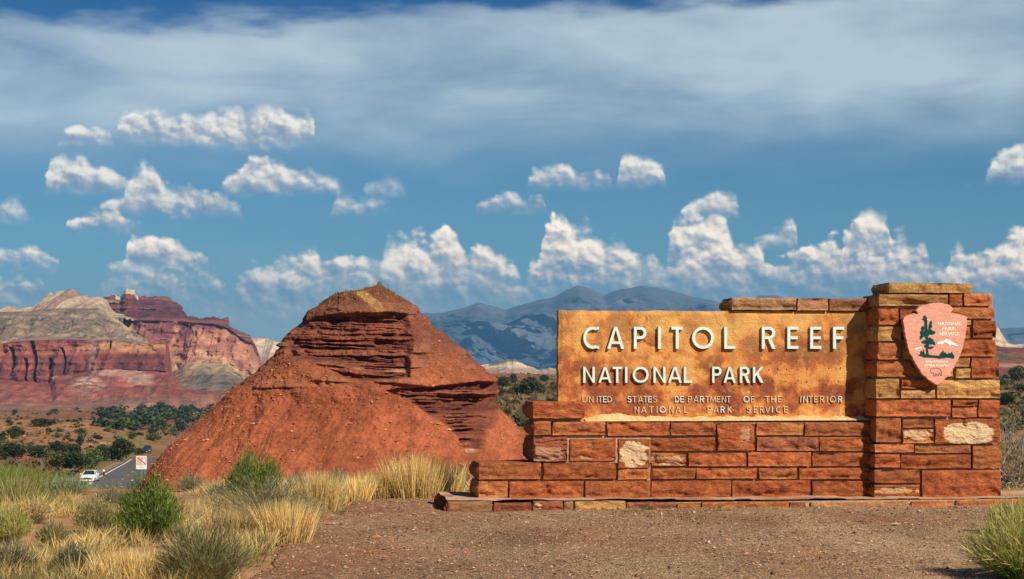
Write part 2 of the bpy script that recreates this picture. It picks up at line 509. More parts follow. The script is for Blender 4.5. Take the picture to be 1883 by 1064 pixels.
def gz(x, y):
    x = np.asarray(x, float); y = np.asarray(y, float)
    d = np.maximum(y, 1.0)
    t = x / d
    zl = tab(d, [0, 22, 26, 32, 60, 95, 150, 200, 300, 450, 650, 1000, 1500, 1800, 4000, 14000],
             [0, 0, -.12, -.75, -2.75, -4.9, -8.5, -11.0, -14.1, -19, -22.5, -28, -33, -34.5, -42, -55])
    zr = tab(d, [0, 22, 26, 32, 60, 95, 120, 200, 400, 800, 1500, 2500, 4000, 14000],
             [0, 0, -.12, -.75, -2.8, -4.9, -5.0, -4.2, -3.4, -2.6, -4, -8, -30, -55])
    w = sstep(-0.125, -0.03, t) * sstep(24, 60, d) + 0 * x
    z = zl * (1 - w) + zr * w
    # rocky hump left of the road
    hump = np.exp(-((d - 520) / 95) ** 2) * sstep(-0.165, -0.235, t) * 7.0
    hump2 = np.exp(-((d - 300) / 40) ** 2) * sstep(-0.235, -0.29, t) * 3.2
    z = z + hump + hump2
    # rougher with distance, calm along the road and near the camera
    rd = np.abs(x - (road_x(d) + 3.2))
    calm = np.where((d > 60) & (d < 600), sstep(5, 30, rd), 1.0)
    far = sstep(26, 120, d)
    rough = fbm(x / 55, y / 75, 0, 5, 3) * 2.2 * sstep(60, 400, d) + ridged(x / 30, y / 38, 0, 4, 9) * 1.6 * sstep(150, 500, d) - 0.8 * sstep(150, 500, d)
    rough = rough + fbm(x / 240, y / 300, 0, 3, 21) * 4 * sstep(500, 1200, d)
    z = z + rough * calm * far
    z = z + fbm(x / 2.3, y / 2.3, 0, 4, 5) * 0.05 * (1 - sstep(60, 200, d))
    # a low swell at the far left of the foreground
    z = z + 0.12 * sstep(-0.245, -0.285, t) * (1 - sstep(26, 40, d)) * sstep(14, 22, d)
    return z

def hit(px, py, dmin=8.0, dmax=3000.0):
    """world point of the ground seen at a photo pixel"""
    tx = (px - CX) / FPX; tz = (HY - py) / FPX
    ds = np.exp(np.linspace(math.log(dmin), math.log(dmax), 900))
    below = (CAMZ + tz * ds) < gz(tx * ds, ds)
    if not below.any(): return None
    d = ds[np.argmax(below)]
    return (tx * d, d, float(gz(tx * d, d)))


# ------------------------------------------------------------------ ground sheet
def build_ground():
    ts = np.concatenate([np.linspace(-0.8, -0.31, 60, endpoint=False), np.linspace(-0.31, 0.31, 420), np.linspace(0.32, 0.8, 59)])
    ss = np.concatenate([np.linspace(4, 42, 12, endpoint=False), 42 + np.exp(np.linspace(math.log(6), math.log(14000), 620))])
    S, T = np.meshgrid(ss, ts, indexing='ij')
    X = T * S * 1.0
    Y = S - 40
    Z = gz(X, np.maximum(Y, 0.0))
    d = np.maximum(Y, 1)
    t = X / d
    # under the gravel clearing and the wall the sheet dips a little
    Z = Z - 0.04 * clearing(X, Y)
    red = np.array([.28, .092, .045]); tan = np.array([.31, .165, .08]); olive = np.array([.12, .11, .05]); litter = np.array([.36, .23, .11])
    n1 = fbm(X / 9, Y / 12, 0, 4, 31); n2 = fbm(X / 45, Y / 70, 0, 4, 37); n3 = fbm(X / 1.3, Y / 1.3, 0, 3, 41)
    wv = sstep(-0.15, 0.45, n2 + 0.45 * n1 - .08)[..., None]
    c = red * (1 - wv) + tan * wv
    wo = (sstep(0.0, 0.5, fbm(X / 20, Y / 34, 0, 4, 55) + 0.3 * n1) * 0.7)[..., None]
    c = c * (1 - wo) + olive * wo
    near = (1 - sstep(28, 60, d))[..., None]
    cn = litter * sstep(-.4, .4, n3)[..., None] + np.array([.30, .12, .065]) * (1 - sstep(-.4, .4, n3))[..., None]
    c = c * (1 - near) + cn * near
    # the hump is bare orange rock and straw
    hm = (np.exp(-((d - 500) / 110) ** 2) * sstep(-0.17, -0.23, t))[..., None]
    c = c * (1 - 0.7 * hm) + np.array([.42, .20, .08]) * 0.7 * hm
    # verge grass beside the road
    rd = X - road_x(d)
    vg = (np.exp(-((rd + 4) / 5) ** 2) * (d > 130) * (d < 480))[..., None]
    c = c * (1 - vg * .8) + np.array([.20, .18, .05]) * vg * .8
    V = np.stack([X, Y, Z], -1).reshape(-1, 3)
    m, g, bs, out = new_mat('dry_ground')
    co = g.n('ShaderNodeTexCoord').outputs['Object']
    vc = g.n('ShaderNodeVertexColor', layer_name='Col').outputs[0]
    na = g.noise(co, 1.6, 9, .65); nb = g.noise(g.vmul(co, (1, .7, 1)), .30, 7, .70); nc = g.noise(g.vadd(co, (40, 9, 3)), .09, 8, .72)
    k = g.lin(na, .25, .75, .55, 1.45); kk = g.n('ShaderNodeCombineColor'); [g.put(kk.inputs[i], k) for i in range(3)]
    cc_ = g.mix(1.0, vc, kk.outputs[0], 'MULTIPLY')
    dist = g.n('ShaderNodeSeparateXYZ'); g.put(dist.inputs[0], co)
    fr = g.ss(dist.outputs[1], 30, 90)
    cc_ = g.mix(g.m('MULTIPLY', fr, g.m('MULTIPLY', g.ss(nb, .50, .60), .75)), cc_, (.095, .090, .045))
    cc_ = g.mix(g.m('MULTIPLY', fr, g.m('MULTIPLY', g.ss(nc, .50, .64), .65)), cc_, (.16, .065, .040))
    g.put(bs.inputs['Base Color'], cc_); bs.inputs['Specular IOR Level'].default_value = .15
    bump(g, bs, g.m('ADD', na, g.m('MULTIPLY', nb, 2.0)), .05)
    link('ground', mesh_data('ground', V, grid_faces(*X.shape), m, True, c.reshape(-1, 3)), kind='structure')


def clear_left(Y):
    return tab(Y, [0, 13.7, 16, 18.5, 20.5, 21.6, 22.6, 23.6, 24.3], [-2.2, -2.12, -2.16, -2.16, -2.05, -1.95, -1.55, -0.95, 0.2])

def clearing(X, Y):
    n = fbm(X / .7, Y / .7, 0, 3, 77) * 0.28
    a = sstep(-0.10, 0.14, X - clear_left(Y) + n)
    b = sstep(24.6, 24.0, Y + n)
    c = sstep(6.6, 6.2, X + n) + 0 * Y
    return a * b * c


def build_gravel():
    xs = np.concatenate([np.arange(-3.2, 7.2, 0.045)])
    ys = np.arange(9.0, 25.2, 0.06)
    Y, X = np.meshgrid(ys, xs, indexing='ij')
    c = clearing(X, Y)
    Z = gz(X, Y) - 0.10 + 0.112 * sstep(0.0, 0.7, c)
    Z += c * (fbm(X / .11, Y / .11, 0, 3, 12) * 0.008 + fbm(X / .5, Y / .5, 0, 2, 14) * 0.012)
    base = np.array([.40, .275, .165]); redc = np.array([.32, .165, .095])
    n = fbm(X / 1.1, Y / 1.6, 0, 4, 15)[..., None]
    redw = np.clip(0.18 + n * 1.0 + 0.5 * (1 - sstep(0, 1.6, X - clear_left(Y)))[..., None], 0, 1)
    col = (base * (1 - redw) + redc * redw) * (1 + .30 * fbm(X / .8, Y / 1.6, 0, 4, 16))[..., None] * (1 - .22 * sstep(.1, .4, fbm(X / 2.2, Y / 3.5, 0, 3, 18)))[..., None]
    V = np.stack([X, Y, Z], -1).reshape(-1, 3)
    m, g, bs, out = new_mat('gravel')
    co = g.n('ShaderNodeTexCoord').outputs['Object']
    vc = g.n('ShaderNodeVertexColor', layer_name='Col').outputs[0]
    v = g.n('ShaderNodeTexVoronoi'); g.put(v.inputs['Vector'], co); v.inputs['Scale'].default_value = 42
    pc = g.n('ShaderNodeSeparateColor'); g.put(pc.inputs[0], v.outputs['Color'])
    k = g.ramp(pc.outputs[0], [(0, (.22, .19, .17)), (.16, (.50, .46, .43)), (.35, (.80, .77, .75)), (.7, (1.05, 1.0, .97)), (.92, (1.3, 1.25, 1.2)), (1, (1.6, 1.5, 1.4))])
    n1 = g.noise(co, 9, 6, .65)
    c2 = g.mix(1.0, vc, k, 'MULTIPLY')
    c2 = g.mix(g.ss(n1, .42, .62, 0, .55), c2, g.mix(1.0, vc, (.8, .75, .7), 'MULTIPLY'))
    g.put(bs.inputs['Base Color'], c2)
    h = g.m('ADD', g.m('MULTIPLY', g.m('SUBTRACT', .6, v.outputs['Distance']), 1.0), g.m('MULTIPLY', pc.outputs[1], .5))
    bump(g, bs, h, 0.016)
    bs.inputs['Specular IOR Level'].default_value = .15
    link('gravel_path', mesh_data('gravel_path', V, grid_faces(*X.shape), m, True, col.reshape(-1, 3)), kind='structure')
    # loose stones
    N = 26000
    x = rng.uniform(-3.0, 6.4, N); y = 11.5 + 12.5 * rng.random(N)
    ok = clearing(x, y) > .5
    x, y = x[ok], y[ok]; N = len(x)
    r = 0.006 + 0.012 * rng.random(N) ** 3 + 0.02 * (rng.random(N) < .006)
    pebbles('gravel_stones', x, y, gz(x, y) + 0.012 + r * .25, r, np.array([[.40, .26, .16], [.48, .33, .21], [.2, .12, .08], [.16, .09, .06], [.42, .19, .10], [.30, .18, .11], [.24, .14, .09], [.12, .07, .05], [.40, .29, .19]]), 'gravel')


OCT = np.array([(1, 0, 0), (-1, 0, 0), (0, 1, 0), (0, -1, 0), (0, 0, 1), (0, 0, -1)], float)
OCF = np.array([(0, 2, 4), (2, 1, 4), (1, 3, 4), (3, 0, 4), (2, 0, 5), (1, 2, 5), (3, 1, 5), (0, 3, 5)])
CUBEV = np.array([(x, y, z) for x in (-1, 1) for y in (-1, 1) for z in (-1, 1)], float) * .72
CUBEF = np.array([(0, 1, 3, 2), (4, 6, 7, 5), (0, 4, 5, 1), (2, 3, 7, 6), (0, 2, 6, 4), (1, 5, 7, 3)])

def pebbles(name, x, y, z, r, palette, matname, flat=0.65, kind='stuff', parent=None, cube=False, **props):
    N = len(x)
    BV, BF = (CUBEV, CUBEF) if cube else (OCT, OCF)
    a = rng.uniform(0, 6.28, N)
    V = BV[None] * (1 + rng.uniform(-.35, .35, (N, len(BV), 3)))
    V = V * np.stack([r * rng.uniform(.7, 1.5, N), r * rng.uniform(.6, 1.0, N), r * flat * rng.uniform(.6, 1.2, N)], -1)[:, None, :]
    ca, sa = np.cos(a)[:, None], np.sin(a)[:, None]
    X = V[..., 0] * ca - V[..., 1] * sa; Y = V[..., 0] * sa + V[..., 1] * ca
    W = np.stack([X + x[:, None], Y + y[:, None], V[..., 2] + z[:, None]], -1).reshape(-1, 3)
    F = (BF[None] + (np.arange(N) * len(BV))[:, None, None]).reshape(-1, BF.shape[1])
    c = palette[rng.integers(0, len(palette), N)] * rng.uniform(.75, 1.25, (N, 1))
    c = np.repeat(c, len(BV), 0)
    m = bpy.data.materials.get('loose_stone') or mat_vcol('loose_stone', 30, .25, .004, detail=3)
    me = mesh_data(name, W, F, m, False, c)
    return link(name, me, parent, kind=kind, **props)


# ------------------------------------------------------------------ road
def build_road():
    ds = np.concatenate([np.linspace(110, 470, 90), np.linspace(475, 560, 20)])
    # left edge
    xl = road_x(ds)
    dx = np.gradient(xl, ds)
    nx, ny = 1 / np.hypot(1, dx), -dx / np.hypot(1, dx)    # to the right of travel
    W = 6.2
    def strip(name, o0, o1, lift, mat, keep=None, parent=None, **kw):
        P = []
        for o in (o0, o1):
            X = xl + nx * o; Y = ds + ny * o
            P.append(np.stack([X, Y, zroad(ds) + lift], -1))
        V = np.stack(P, 1).reshape(-1, 3)
        F = np.array([(2 * i, 2 * i + 1, 2 * i + 3, 2 * i + 2) for i in range(len(ds) - 1) if keep is None or keep(i)])
        return link(name, mesh_data(name, V, F, mat, True), parent, **kw)
    def zroad(d): return tab(d, [60, 95, 150, 200, 300, 450, 650], [-2.75, -4.9, -8.5, -11.0, -14.1, -19, -22.5]) + 0.10
    asph = mat_plain('asphalt', (.12, .115, .11), .9, .2, nscale=.8, namp=.25)
    grv = mat_plain('road_shoulder_gravel', (.28, .2, .13), .95, .1, nscale=1.5, namp=.3)
    white = mat_plain('white_road_paint', (.75, .75, .70), .7, .3, nscale=3, namp=.12)
    yell = mat_plain('yellow_road_paint', (.72, .42, .06), .7, .3, nscale=3, namp=.12)
    strip('road_shoulder', -2.2, W + 2.2, -0.03, grv, kind='structure')
    strip('road', -0.7, W + 0.8, 0.03, asph, kind='structure')
    strip('road_edge_line', -0.12, 0.12, 0.045, white, kind='structure')
    strip('road_edge_line', W - 0.12, W + 0.12, 0.045, white, kind='structure')
    strip('road_centre_line', W / 2 - .09, W / 2 + .09, 0.045, yell, keep=lambda i: (i % 4) < 1, kind='structure')


# ------------------------------------------------------------------ butte
def build_butte():
    L = [(520, 697), (525, 690), (533, 658), (538, 622), (545, 612), (560, 592), (575, 568), (590, 561), (605, 545), (620, 531), (640, 524), (655, 510), (670, 492), (695, 462), (720, 424), (750, 395), (775, 374), (800, 345), (830, 312), (860, 286), (885, 262), (905, 238), (940, 205)]
    R = [(520, 699), (527, 706), (537, 720), (552, 745), (565, 760), (590, 786), (607, 805), (645, 850), (670, 880), (690, 904), (700, 915), (720, 918), (740, 914), (760, 928), (785, 946), (800, 962), (840, 1002), (880, 1045), (905, 1068), (940, 1100)]
    D0 = 100.0; B = 14.0
    pys = np.concatenate([np.linspace(520, 700, 230, endpoint=False), np.linspace(700, 905, 200), [920, 940]])
    xl = tab(pys, *zip(*L)); xr = tab(pys, *zip(*R))
    z = CAMZ + (HY - pys) / FPX * D0
    XL = (xl - CX) / FPX * D0; XR = (xr - CX) / FPX * D0
    ph = np.concatenate([np.linspace(-0.12, math.pi + .12, 700), np.linspace(math.pi + .2, 2 * math.pi - .2, 40)])
    PH, Zg = np.meshgrid(ph, z, indexing='ij'); Zg = Zg.T; PH = PH.T
    A = ((XR - XL) / 2)[:, None]; Cn = ((XR + XL) / 2)[:, None]
    b = np.maximum(A * 0.72, 0.05)
    X = Cn + A * np.cos(math.pi - PH)
    s = np.sin(PH)
    Y = D0 + 0 * X - b * np.sign(s) * np.abs(s) ** 0.85
    # perspective foreshortening of nearer points: keep what the camera sees where it was traced
    PX = CX + X / Y * FPX; PY = HY - (Zg - CAMZ) / Y * FPX
    ex = 16.0 * fbm(X / 1.6, Zg / .8, Y / 1.6, 4, 61)      # ragged outcrop edges, in photo pixels
    PYn, PXn = PY, PX
    # cliffs: (polygon, depth of the recess)
    polys = [([(527, 655), (530, 622), (552, 592), (575, 580), (620, 574), (700, 572), (748, 578), (757, 600), (758, 690), (690, 688), (640, 676), (585, 668)], 0.55),
             ([(612, 684), (690, 690), (758, 686), (759, 697), (700, 699), (640, 698)], 0.55),
             ([(715, 722), (765, 712), (880, 704), (921, 700), (921, 735), (908, 775), (900, 800), (882, 834), (868, 812), (842, 792), (818, 778), (790, 762), (760, 742)], 0.5),
             ([(838, 794), (880, 788), (880, 834), (866, 838), (850, 815)], 0.5)]
    cliff = np.zeros_like(X)
    rec = np.zeros_like(X)
    step = np.zeros_like(X)
    for p, dep in polys:
        dd = polydist(PXn + ex, PYn + ex * .5, p)
        mk = sstep(-1.0, 3.0, dd)
        cliff = np.maximum(cliff, mk)
        rec = np.maximum(rec, sstep(-1, 14, dd) * dep)
        y0 = min(q[1] for q in p)
        step = np.maximum(step, sstep(-2, 9, dd) * np.clip((PYn - y0 - 6) / 33.0, 0, 4) * .08)
    # thin bedding: a one-dimensional profile with height, slightly warped
    zb = Zg * 1.0 + 0.03 * X + 0.10 * fbm(X / 2.2, Zg / 2.5, Y / 2.2, 3, 71)
    bed = vnoise(zb * 3.6, 0.5 + X / 9, 0, 81) * 0.45 + vnoise(zb * 9, 0.5 + X / 4, 0, 83) * 0.38 + vnoise(zb * 20, X / 2.2, 0, 85) * .27
    bed = sstep(0.32, 0.75, bed)
    blk = vnoise(X / .55, zb * 2.4, Y / .9, 88)
    inward = step + rec * (-.05 + .85 * (1 - bed)) * (0.55 + .8 * sstep(.35, .65, blk)) + cliff * ridged(X / .7, Zg / .3, Y / .7, 4, 90) * .45
    inward *= sstep(-.02, .45, s)
    # ledges poking out of the upper slope
    ledg = sstep(.60, .72, vnoise(zb * 2.3, .3 + X / 6, 0, 95)) * sstep(.42, .6, vnoise(X / 1.6, zb * .7, Y / 2, 97)) * sstep(540, 570, PYn) * (1 - sstep(700, 745, PYn)) * (1 - cliff) * (1 - .7 * sstep(745, 790, PXn))
    top = 1 - sstep(548, 600, PYn)
    inward -= ledg * .25
    inward -= top * (ridged(X / 1.1, Zg / .6, Y / 1.1, 4, 99) - .55) * .55
    # talus: broad gullies running down and to the right, small lumps
    run = X * 0.85 - (4.0 - Zg) * -0.5
    gul = ridged(run / 1.3 + .25 * fbm(X / 1.5, Zg / 1.5, 0, 2, 100), Zg / 7, Y / 6, 4, 101, .6) - .55
    tal = sstep(700, 760, PYn) * (1 - cliff)
    inward -= tal * gul * .62 + (1 - cliff) * (fbm(X / .55, Zg / .45, Y / .55, 4, 103) * (.22 - .13 * tal) + (ridged(X / .28, Zg / .22, Y / .28, 2, 104) - .6) * (.10 - .05 * tal)) + fbm(X / 3, Zg / 3, Y / 3, 3, 107) * .5 * sstep(540, 640, PYn)
    # shrink towards the axis rather than along y only
    k = inward
    nX = np.cos(math.pi - PH) * .8; nY = -s
    nn = np.hypot(nX, nY) + 1e-6
    X2 = X - k * nX / nn * np.minimum(1, A); Y2 = Y - k * nY / nn * np.minimum(1, A)
    Z2 = Zg + 0.05 * fbm(X / .6, Y / .6, Zg / .6, 2, 111)
    # colours of rock and soil, bedding shade included
    n1 = fbm(X / 2.2, Zg / 1.6, Y / 2.2, 5, 121)[..., None]; n2 = fbm(X / .4, Zg / .3, Y / .4, 3, 125)[..., None]
    soil = np.array([.34, .100, .044]); soild = np.array([.24, .068, .030]); pale = np.array([.46, .19, .085])
    c = soil + (soild - soil) * sstep(-.25, .35, n1)
    wp = sstep(.05, .5, fbm(X / 3.5, Zg / 1.2, 0, 4, 131) - np.abs(PYn - 735) / 60 + .45)[..., None] * .6
    c = c * (1 - wp) + pale * wp
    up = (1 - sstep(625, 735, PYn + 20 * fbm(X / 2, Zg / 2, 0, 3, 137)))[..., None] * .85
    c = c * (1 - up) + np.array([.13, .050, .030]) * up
    rock = np.array([.095, .030, .022]) * (1 - bed[..., None]) + np.array([.21, .068, .040]) * bed[..., None]  # recessed beds darkened: their shadow lines are put into the rock colour
    lt = (sstep(.80, .86, vnoise(zb * 2.9, .2 + X / 12, 0, 141)) * sstep(.35, .6, vnoise(X / 1.5, zb, 0, 143)))[..., None]
    rock = rock * (1 - lt * .6) + np.array([.58, .34, .20]) * lt * .6
    cm = cliff[..., None]
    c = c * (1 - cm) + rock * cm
    # straw coloured grass chute below the summit
    chute = sstep(-2, 2, polydist(PXn + ex * .5, PYn, [(652, 536), (668, 534), (690, 550), (704, 574), (694, 577), (672, 556)]))[..., None]
    c = c * (1 - chute * .8) + np.array([.36, .22, .07]) * chute * .8
    lg = (ledg > .3)[..., None]
    c = np.where(lg, c * .75 + np.array([.30, .14, .09]) * .25, c)
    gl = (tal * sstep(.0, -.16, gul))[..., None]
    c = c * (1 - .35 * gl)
    c = c * (1 + .30 * n2)
    V = np.stack([X2, Y2, Z2], -1).reshape(-1, 3)
    m = mat_vcol('butte_soil', 5.5, 0.42, 0.07, detail=9, speck=.4)
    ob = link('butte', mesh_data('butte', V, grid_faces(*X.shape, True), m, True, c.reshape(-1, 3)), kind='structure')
    # stones lying on it
    F = (PH > .1) & (PH < 3.04) & (cliff < .3) & (PYn > 560)
    idx = np.flatnonzero(F.ravel())
    w = (sstep(600, 760, PYn) + .12).ravel()[idx]
    pick = rng.choice(idx, 7500, p=w / w.sum())
    P = V[pick]; r = 0.016 + 0.032 * rng.random(len(P)) ** 2 + 0.06 * (rng.random(len(P)) < .03)
    pebbles('scree_stones', P[:, 0], P[:, 1] - r * .3, P[:, 2] + r * .2, r, np.array([[.5, .20, .10], [.58, .32, .18], [.34, .12, .06], [.52, .24, .12], [.40, .13, .06], [.40, .13, .06]]), 's', flat=.7, parent=ob)
    # dry scrub on the summit
    F = (PH > .1) & (PH < 3.04) & (PYn < 560)
    idx = np.flatnonzero(F.ravel()); pick = rng.choice(idx, 300); P = V[pick]
    blades('summit_scrub', P, .10, .24, .03, np.array([[.4, .3, .14], [.3, .2, .1], [.25, .2, .08]]), lean=.5, parent=ob, kind='stuff')
    # lower ledge slabs of pale stone
    return ob


# ------------------------------------------------------------------ blades (grass, twigs)
LEAF = None
def blade_arrays(P, hmin, hmax, width, palette, lean=.35, curl=.5, dirs=None, tipfade=1.15):
    N = len(P)
    h = rng.uniform(hmin, hmax, N)
    a = rng.uniform(0, 2 * math.pi, N)
    if dirs is None:
        l = np.abs(rng.normal(0, lean, N))
        b = rng.uniform(0, 2 * math.pi, N)
        d = np.stack([np.cos(b) * l, np.sin(b) * l, np.ones(N)], -1)
    else:
        d = np.array(dirs, float)
    d /= np.linalg.norm(d, axis=1)[:, None]
    w = np.stack([np.cos(a), np.sin(a), np.zeros(N)], -1)
    w = np.cross(d, w); w /= np.linalg.norm(w, axis=1)[:, None] + 1e-9
    hor = d.copy(); hor[:, 2] = -.25
    wd = (width * rng.uniform(.6, 1.3, N))[:, None]
    m = P + d * (h * .5)[:, None] + hor * (h * curl * .12)[:, None]
    t = P + d * h[:, None] + hor * (h * curl * .5)[:, None]
    V = np.stack([P - w * wd * .5, P + w * wd * .5, m - w * wd * .42, m + w * wd * .42, t], 1)
    base = (np.arange(N) * 5)[:, None]
    Q = base + np.array([[0, 1, 3, 2]]); T = base + np.array([[2, 3, 4]])
    c = palette[rng.integers(0, len(palette), N)] * rng.uniform(.7, 1.3, (N, 1))
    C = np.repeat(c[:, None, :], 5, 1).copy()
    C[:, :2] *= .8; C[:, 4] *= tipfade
    return V.reshape(-1, 3), Q, T, C.reshape(-1, 3)

def join_arrays(parts):
    Vs, Qs, Ts, Cs = [], [], [], []; n = 0
    for V, Q, T, C in parts:
        Vs.append(V); Qs.append(Q + n); Ts.append(T + n); Cs.append(C); n += len(V)
    return np.concatenate(Vs), np.concatenate(Qs), np.concatenate(Ts), np.concatenate(Cs)

def leafmat():
    global LEAF
    if LEAF is None: LEAF = mat_leaf('dry_leaf')
    return LEAF

def blades(name, P, hmin, hmax, width, palette, lean=.35, parent=None, curl=.5, **props):
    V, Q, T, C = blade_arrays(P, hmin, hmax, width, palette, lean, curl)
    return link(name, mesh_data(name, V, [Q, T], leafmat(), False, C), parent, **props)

# ------------------------------------------------------------------ far cliffs and mountains
def px_curtain(name, xs, bands, K, mat, zone_color, disp, back=250, kind='structure'):
    """a landform traced as horizontal bands: every band edge is (pixel row table, depth table) and gets its real distance;
    xs: pixel columns; bands: list of (row table, depth table); K rows inside every band"""
    rows = []; zone = []; par = []
    edges = [(tab(xs, *zip(*r)), tab(xs, *zip(*dp)) if isinstance(dp, list) else np.full(len(xs), float(dp))) for r, dp in bands]
    for i in range(len(edges) - 1):
        (r0, d0), (r1, d1) = edges[i], edges[i + 1]
        k = K[i]
        for j in range(k + (i == len(edges) - 2)):
            t = j / k
            rows.append((r0 * (1 - t) + r1 * t, d0 * (1 - t) + d1 * t)); zone.append(i); par.append(t)
    PY = np.array([r[0] for r in rows]); D = np.array([r[1] for r in rows])
    PX = np.tile(xs, (len(rows), 1))
    zone = np.array(zone)[:, None] + 0 * PX; par = np.array(par)[:, None] + 0 * PX
    X = (PX - CX) / FPX * D; Z = CAMZ + (HY - PY) / FPX * D
    c = zone_color(PX, PY, zone, par, X, D, Z)
    dy, dz = disp(PX, PY, zone, par, X, D, Z)
    Y = D + dy; Z = Z + dz
    # skirt below the ground in front, and a back side falling away behind
    X = np.vstack([X[:1], X]); Y = np.vstack([Y[:1] - 5, Y]); Z = np.vstack([np.full(len(xs), -60.0), Z]); c = np.concatenate([c[:1], c], 0)
    Xb = X[-1] * (1 + back / D[-1]); 
    X = np.vstack([X, Xb]); Y = np.vstack([Y, Y[-1] + back]); Z = np.vstack([Z, np.full(len(xs), -60.0)])
    c = np.concatenate([c, c[-1:]], 0)
    V = np.stack([X, Y, Z], -1).reshape(-1, 3)
    return link(name, mesh_data(name, V, grid_faces(*X.shape), mat, True, c.reshape(-1, 3)), kind=kind)


def mixc(a, b, w):
    w = np.asarray(w)[..., None]
    return np.asarray(a) * (1 - w) + np.asarray(b) * w


def build_mesas():
    rock = mat_vcol('cliff_rock', .06, .50, 7.0, detail=10, stretch=(1, 1, 1.8))
    # --- nearer red wall with its talus and grey-green bench
    xs = np.linspace(-260, 420, 640)
    talus = [(-260, 752), (0, 750), (200, 750), (330, 735), (420, 725)]
    foot = [(-260, 695), (0, 694), (60, 700), (95, 706), (105, 690), (150, 682), (200, 677), (312, 682), (318, 700), (340, 712), (420, 726)]
    ctop = [(-260, 626), (0, 634), (30, 628), (70, 626), (120, 624), (200, 626), (270, 632), (310, 634), (318, 690), (330, 712), (420, 727)]
    btop = [(-260, 566), (0, 573), (60, 572), (100, 567), (180, 566), (195, 572), (225, 594), (250, 612), (275, 628), (310, 633), (318, 690), (330, 712), (420, 727)]
    def colA(PX, PY, zn, t, X, D, Z):
        n = fbm(X / 30, Z / 12, D / 30, 5, 201); nf = fbm(X / 7, Z / 7, D / 9, 3, 205)
        lay = vnoise(Z / 2.2 + .8 * fbm(X / 60, Z / 30, 0, 2, 206), X / 200, 0, 207); lay2 = vnoise(Z / 6.0, X / 300, 0, 209)
        strk = sstep(.46, .72, vnoise(X / 4.5, Z / 45, 0, 211) * .6 + vnoise(X / 13, Z / 60, 0, 213) * .5)
        cl = mixc((.32, .10, .07), (.19, .055, .042), sstep(.3, .7, lay * .6 + lay2 * .5))
        cl = mixc(cl, (.10, .04, .04), strk * sstep(.35, .75, lay2 + .25 * n) * .75)
        cl = mixc(cl, (.50, .25, .13), sstep(.55, .8, t) * sstep(0, .4, fbm(X / 40, Z / 10, 0, 3, 217) + .05) * .9)
        cl = mixc(cl, (.42, .27, .19), np.exp(-((PX - 177) / 8) ** 2) * .6)
        ta = mixc((.33, .105, .075), (.23, .072, .056), sstep(-.3, .3, n))
        pat = sstep(.12, .42, fbm(X / 26 + Z / 20, Z / 22, 0, 4, 221) - .02)
        ta = mixc(ta, (.60, .42, .32), pat * .5)
        ta = mixc(ta, (.62, .46, .36), np.exp(-((PX - 165) / 26) ** 2 - ((PY - 708) / 14) ** 2) * sstep(-.3, .3, nf) * .9)
        ta = mixc(ta, (.30, .30, .20), sstep(.35, .05, t) * .25)
        be = mixc((.215, .16, .115), (.36, .265, .18), sstep(-.25, .35, n))
        be = mixc(be, (.38, .22, .17), sstep(.1, -.05, t) * .9)
        be = mixc(be, (.09, .10, .05), sstep(.30, .42, fbm(X / 9, D / 20, Z / 9, 3, 223)) * .9)
        be = mixc(be, (.52, .45, .26), sstep(.75, .95, t) * sstep(170, 200, PX) * .6)
        c = np.where((zn == 0)[..., None], ta, np.where((zn == 1)[..., None], cl, be))
        return c * (1 + .30 * nf)[..., None]
    colA0 = colA
    def colA(PX, PY, zn, t, X, D, Z):
        c = colA0(PX, PY, zn, t, X, D, Z)
        w = (sstep(262, 285, PX + 12 * fbm(X / 9, Z / 9, 0, 3, 227)) * (zn == 2))
        w = np.maximum(w, sstep(309, 314, PX) * (zn >= 1))
        return mixc(c, (.27, .095, .07), w)
    def dispA(PX, PY, zn, t, X, D, Z):
        cl = (zn == 1)
        butt = ridged(X / 26, Z / 300, 0, 3, 231)
        dy = -fbm(X / 9, Z / 9, D / 9, 3, 240) * 5 + np.where(cl | (zn == 2), -butt * 22 * np.where(cl, 1, 1 - t), 0.0)
        dy = dy + np.where(zn == 0, -butt * 16 * t, 0)
        lay = vnoise(Z / 3.2, .5, 0, 233) * .6 + vnoise(Z / 1.3, .5, 0, 235) * .4
        dy = dy + cl * (-(lay) * 5 + fbm(X / 6, Z / 6, 0, 3, 237) * 3)
        # deep alcoves
        for cx, y0, y1, w in ((29, 640, 682, 4), (56, 660, 704, 3), (69, 628, 706, 4), (95, 660, 678, 3), (212, 628, 640, 2), (120, 640, 700, 2)):
            dy = dy + cl * 26 * sstep(w + 1.5, w - 1.5, np.abs(PX - cx + 2 * np.sin(PY / 9))) * sstep(y0 - 3, y0 + 3, PY) * sstep(y1 + 4, y1 - 4, PY)
        dz = np.where(zn == 0, (ridged(X / 22 + Z / 40, D / 60, 0, 4, 241) - .6) * 9 * np.sin(np.pi * np.clip(t, 0, 1)), 0)
        dz = dz + np.where(zn == 2, (ridged(X / 22, D / 70, 0, 5, 243, .6) - .6) * 20 * np.sin(np.pi * np.clip(t, 0, 1)), 0)
        return dy, dz
    px_curtain('red_cliff_hill', xs, [(talus, 1500), (foot, 1700), (ctop, 1740), (btop, [(-260, 2150), (190, 2150), (312, 1760), (420, 1760)])], [70, 120, 80], rock, colA, dispA)

    # --- cream domes on top of the bench
    xs = np.linspace(-200, 240, 420)
    topd = [(-200, 560), (-60, 556), (0, 570), (12, 562), (25, 570), (38, 563), (55, 565), (66, 558), (74, 548), (80, 537), (86, 543), (92, 541), (97, 535), (108, 533), (118, 531), (126, 530), (134, 535), (142, 540), (150, 544), (158, 548), (165, 543), (172, 547), (180, 545), (188, 549), (192, 556), (200, 570), (240, 590)]
    bot = [(-200, 580), (240, 585)]
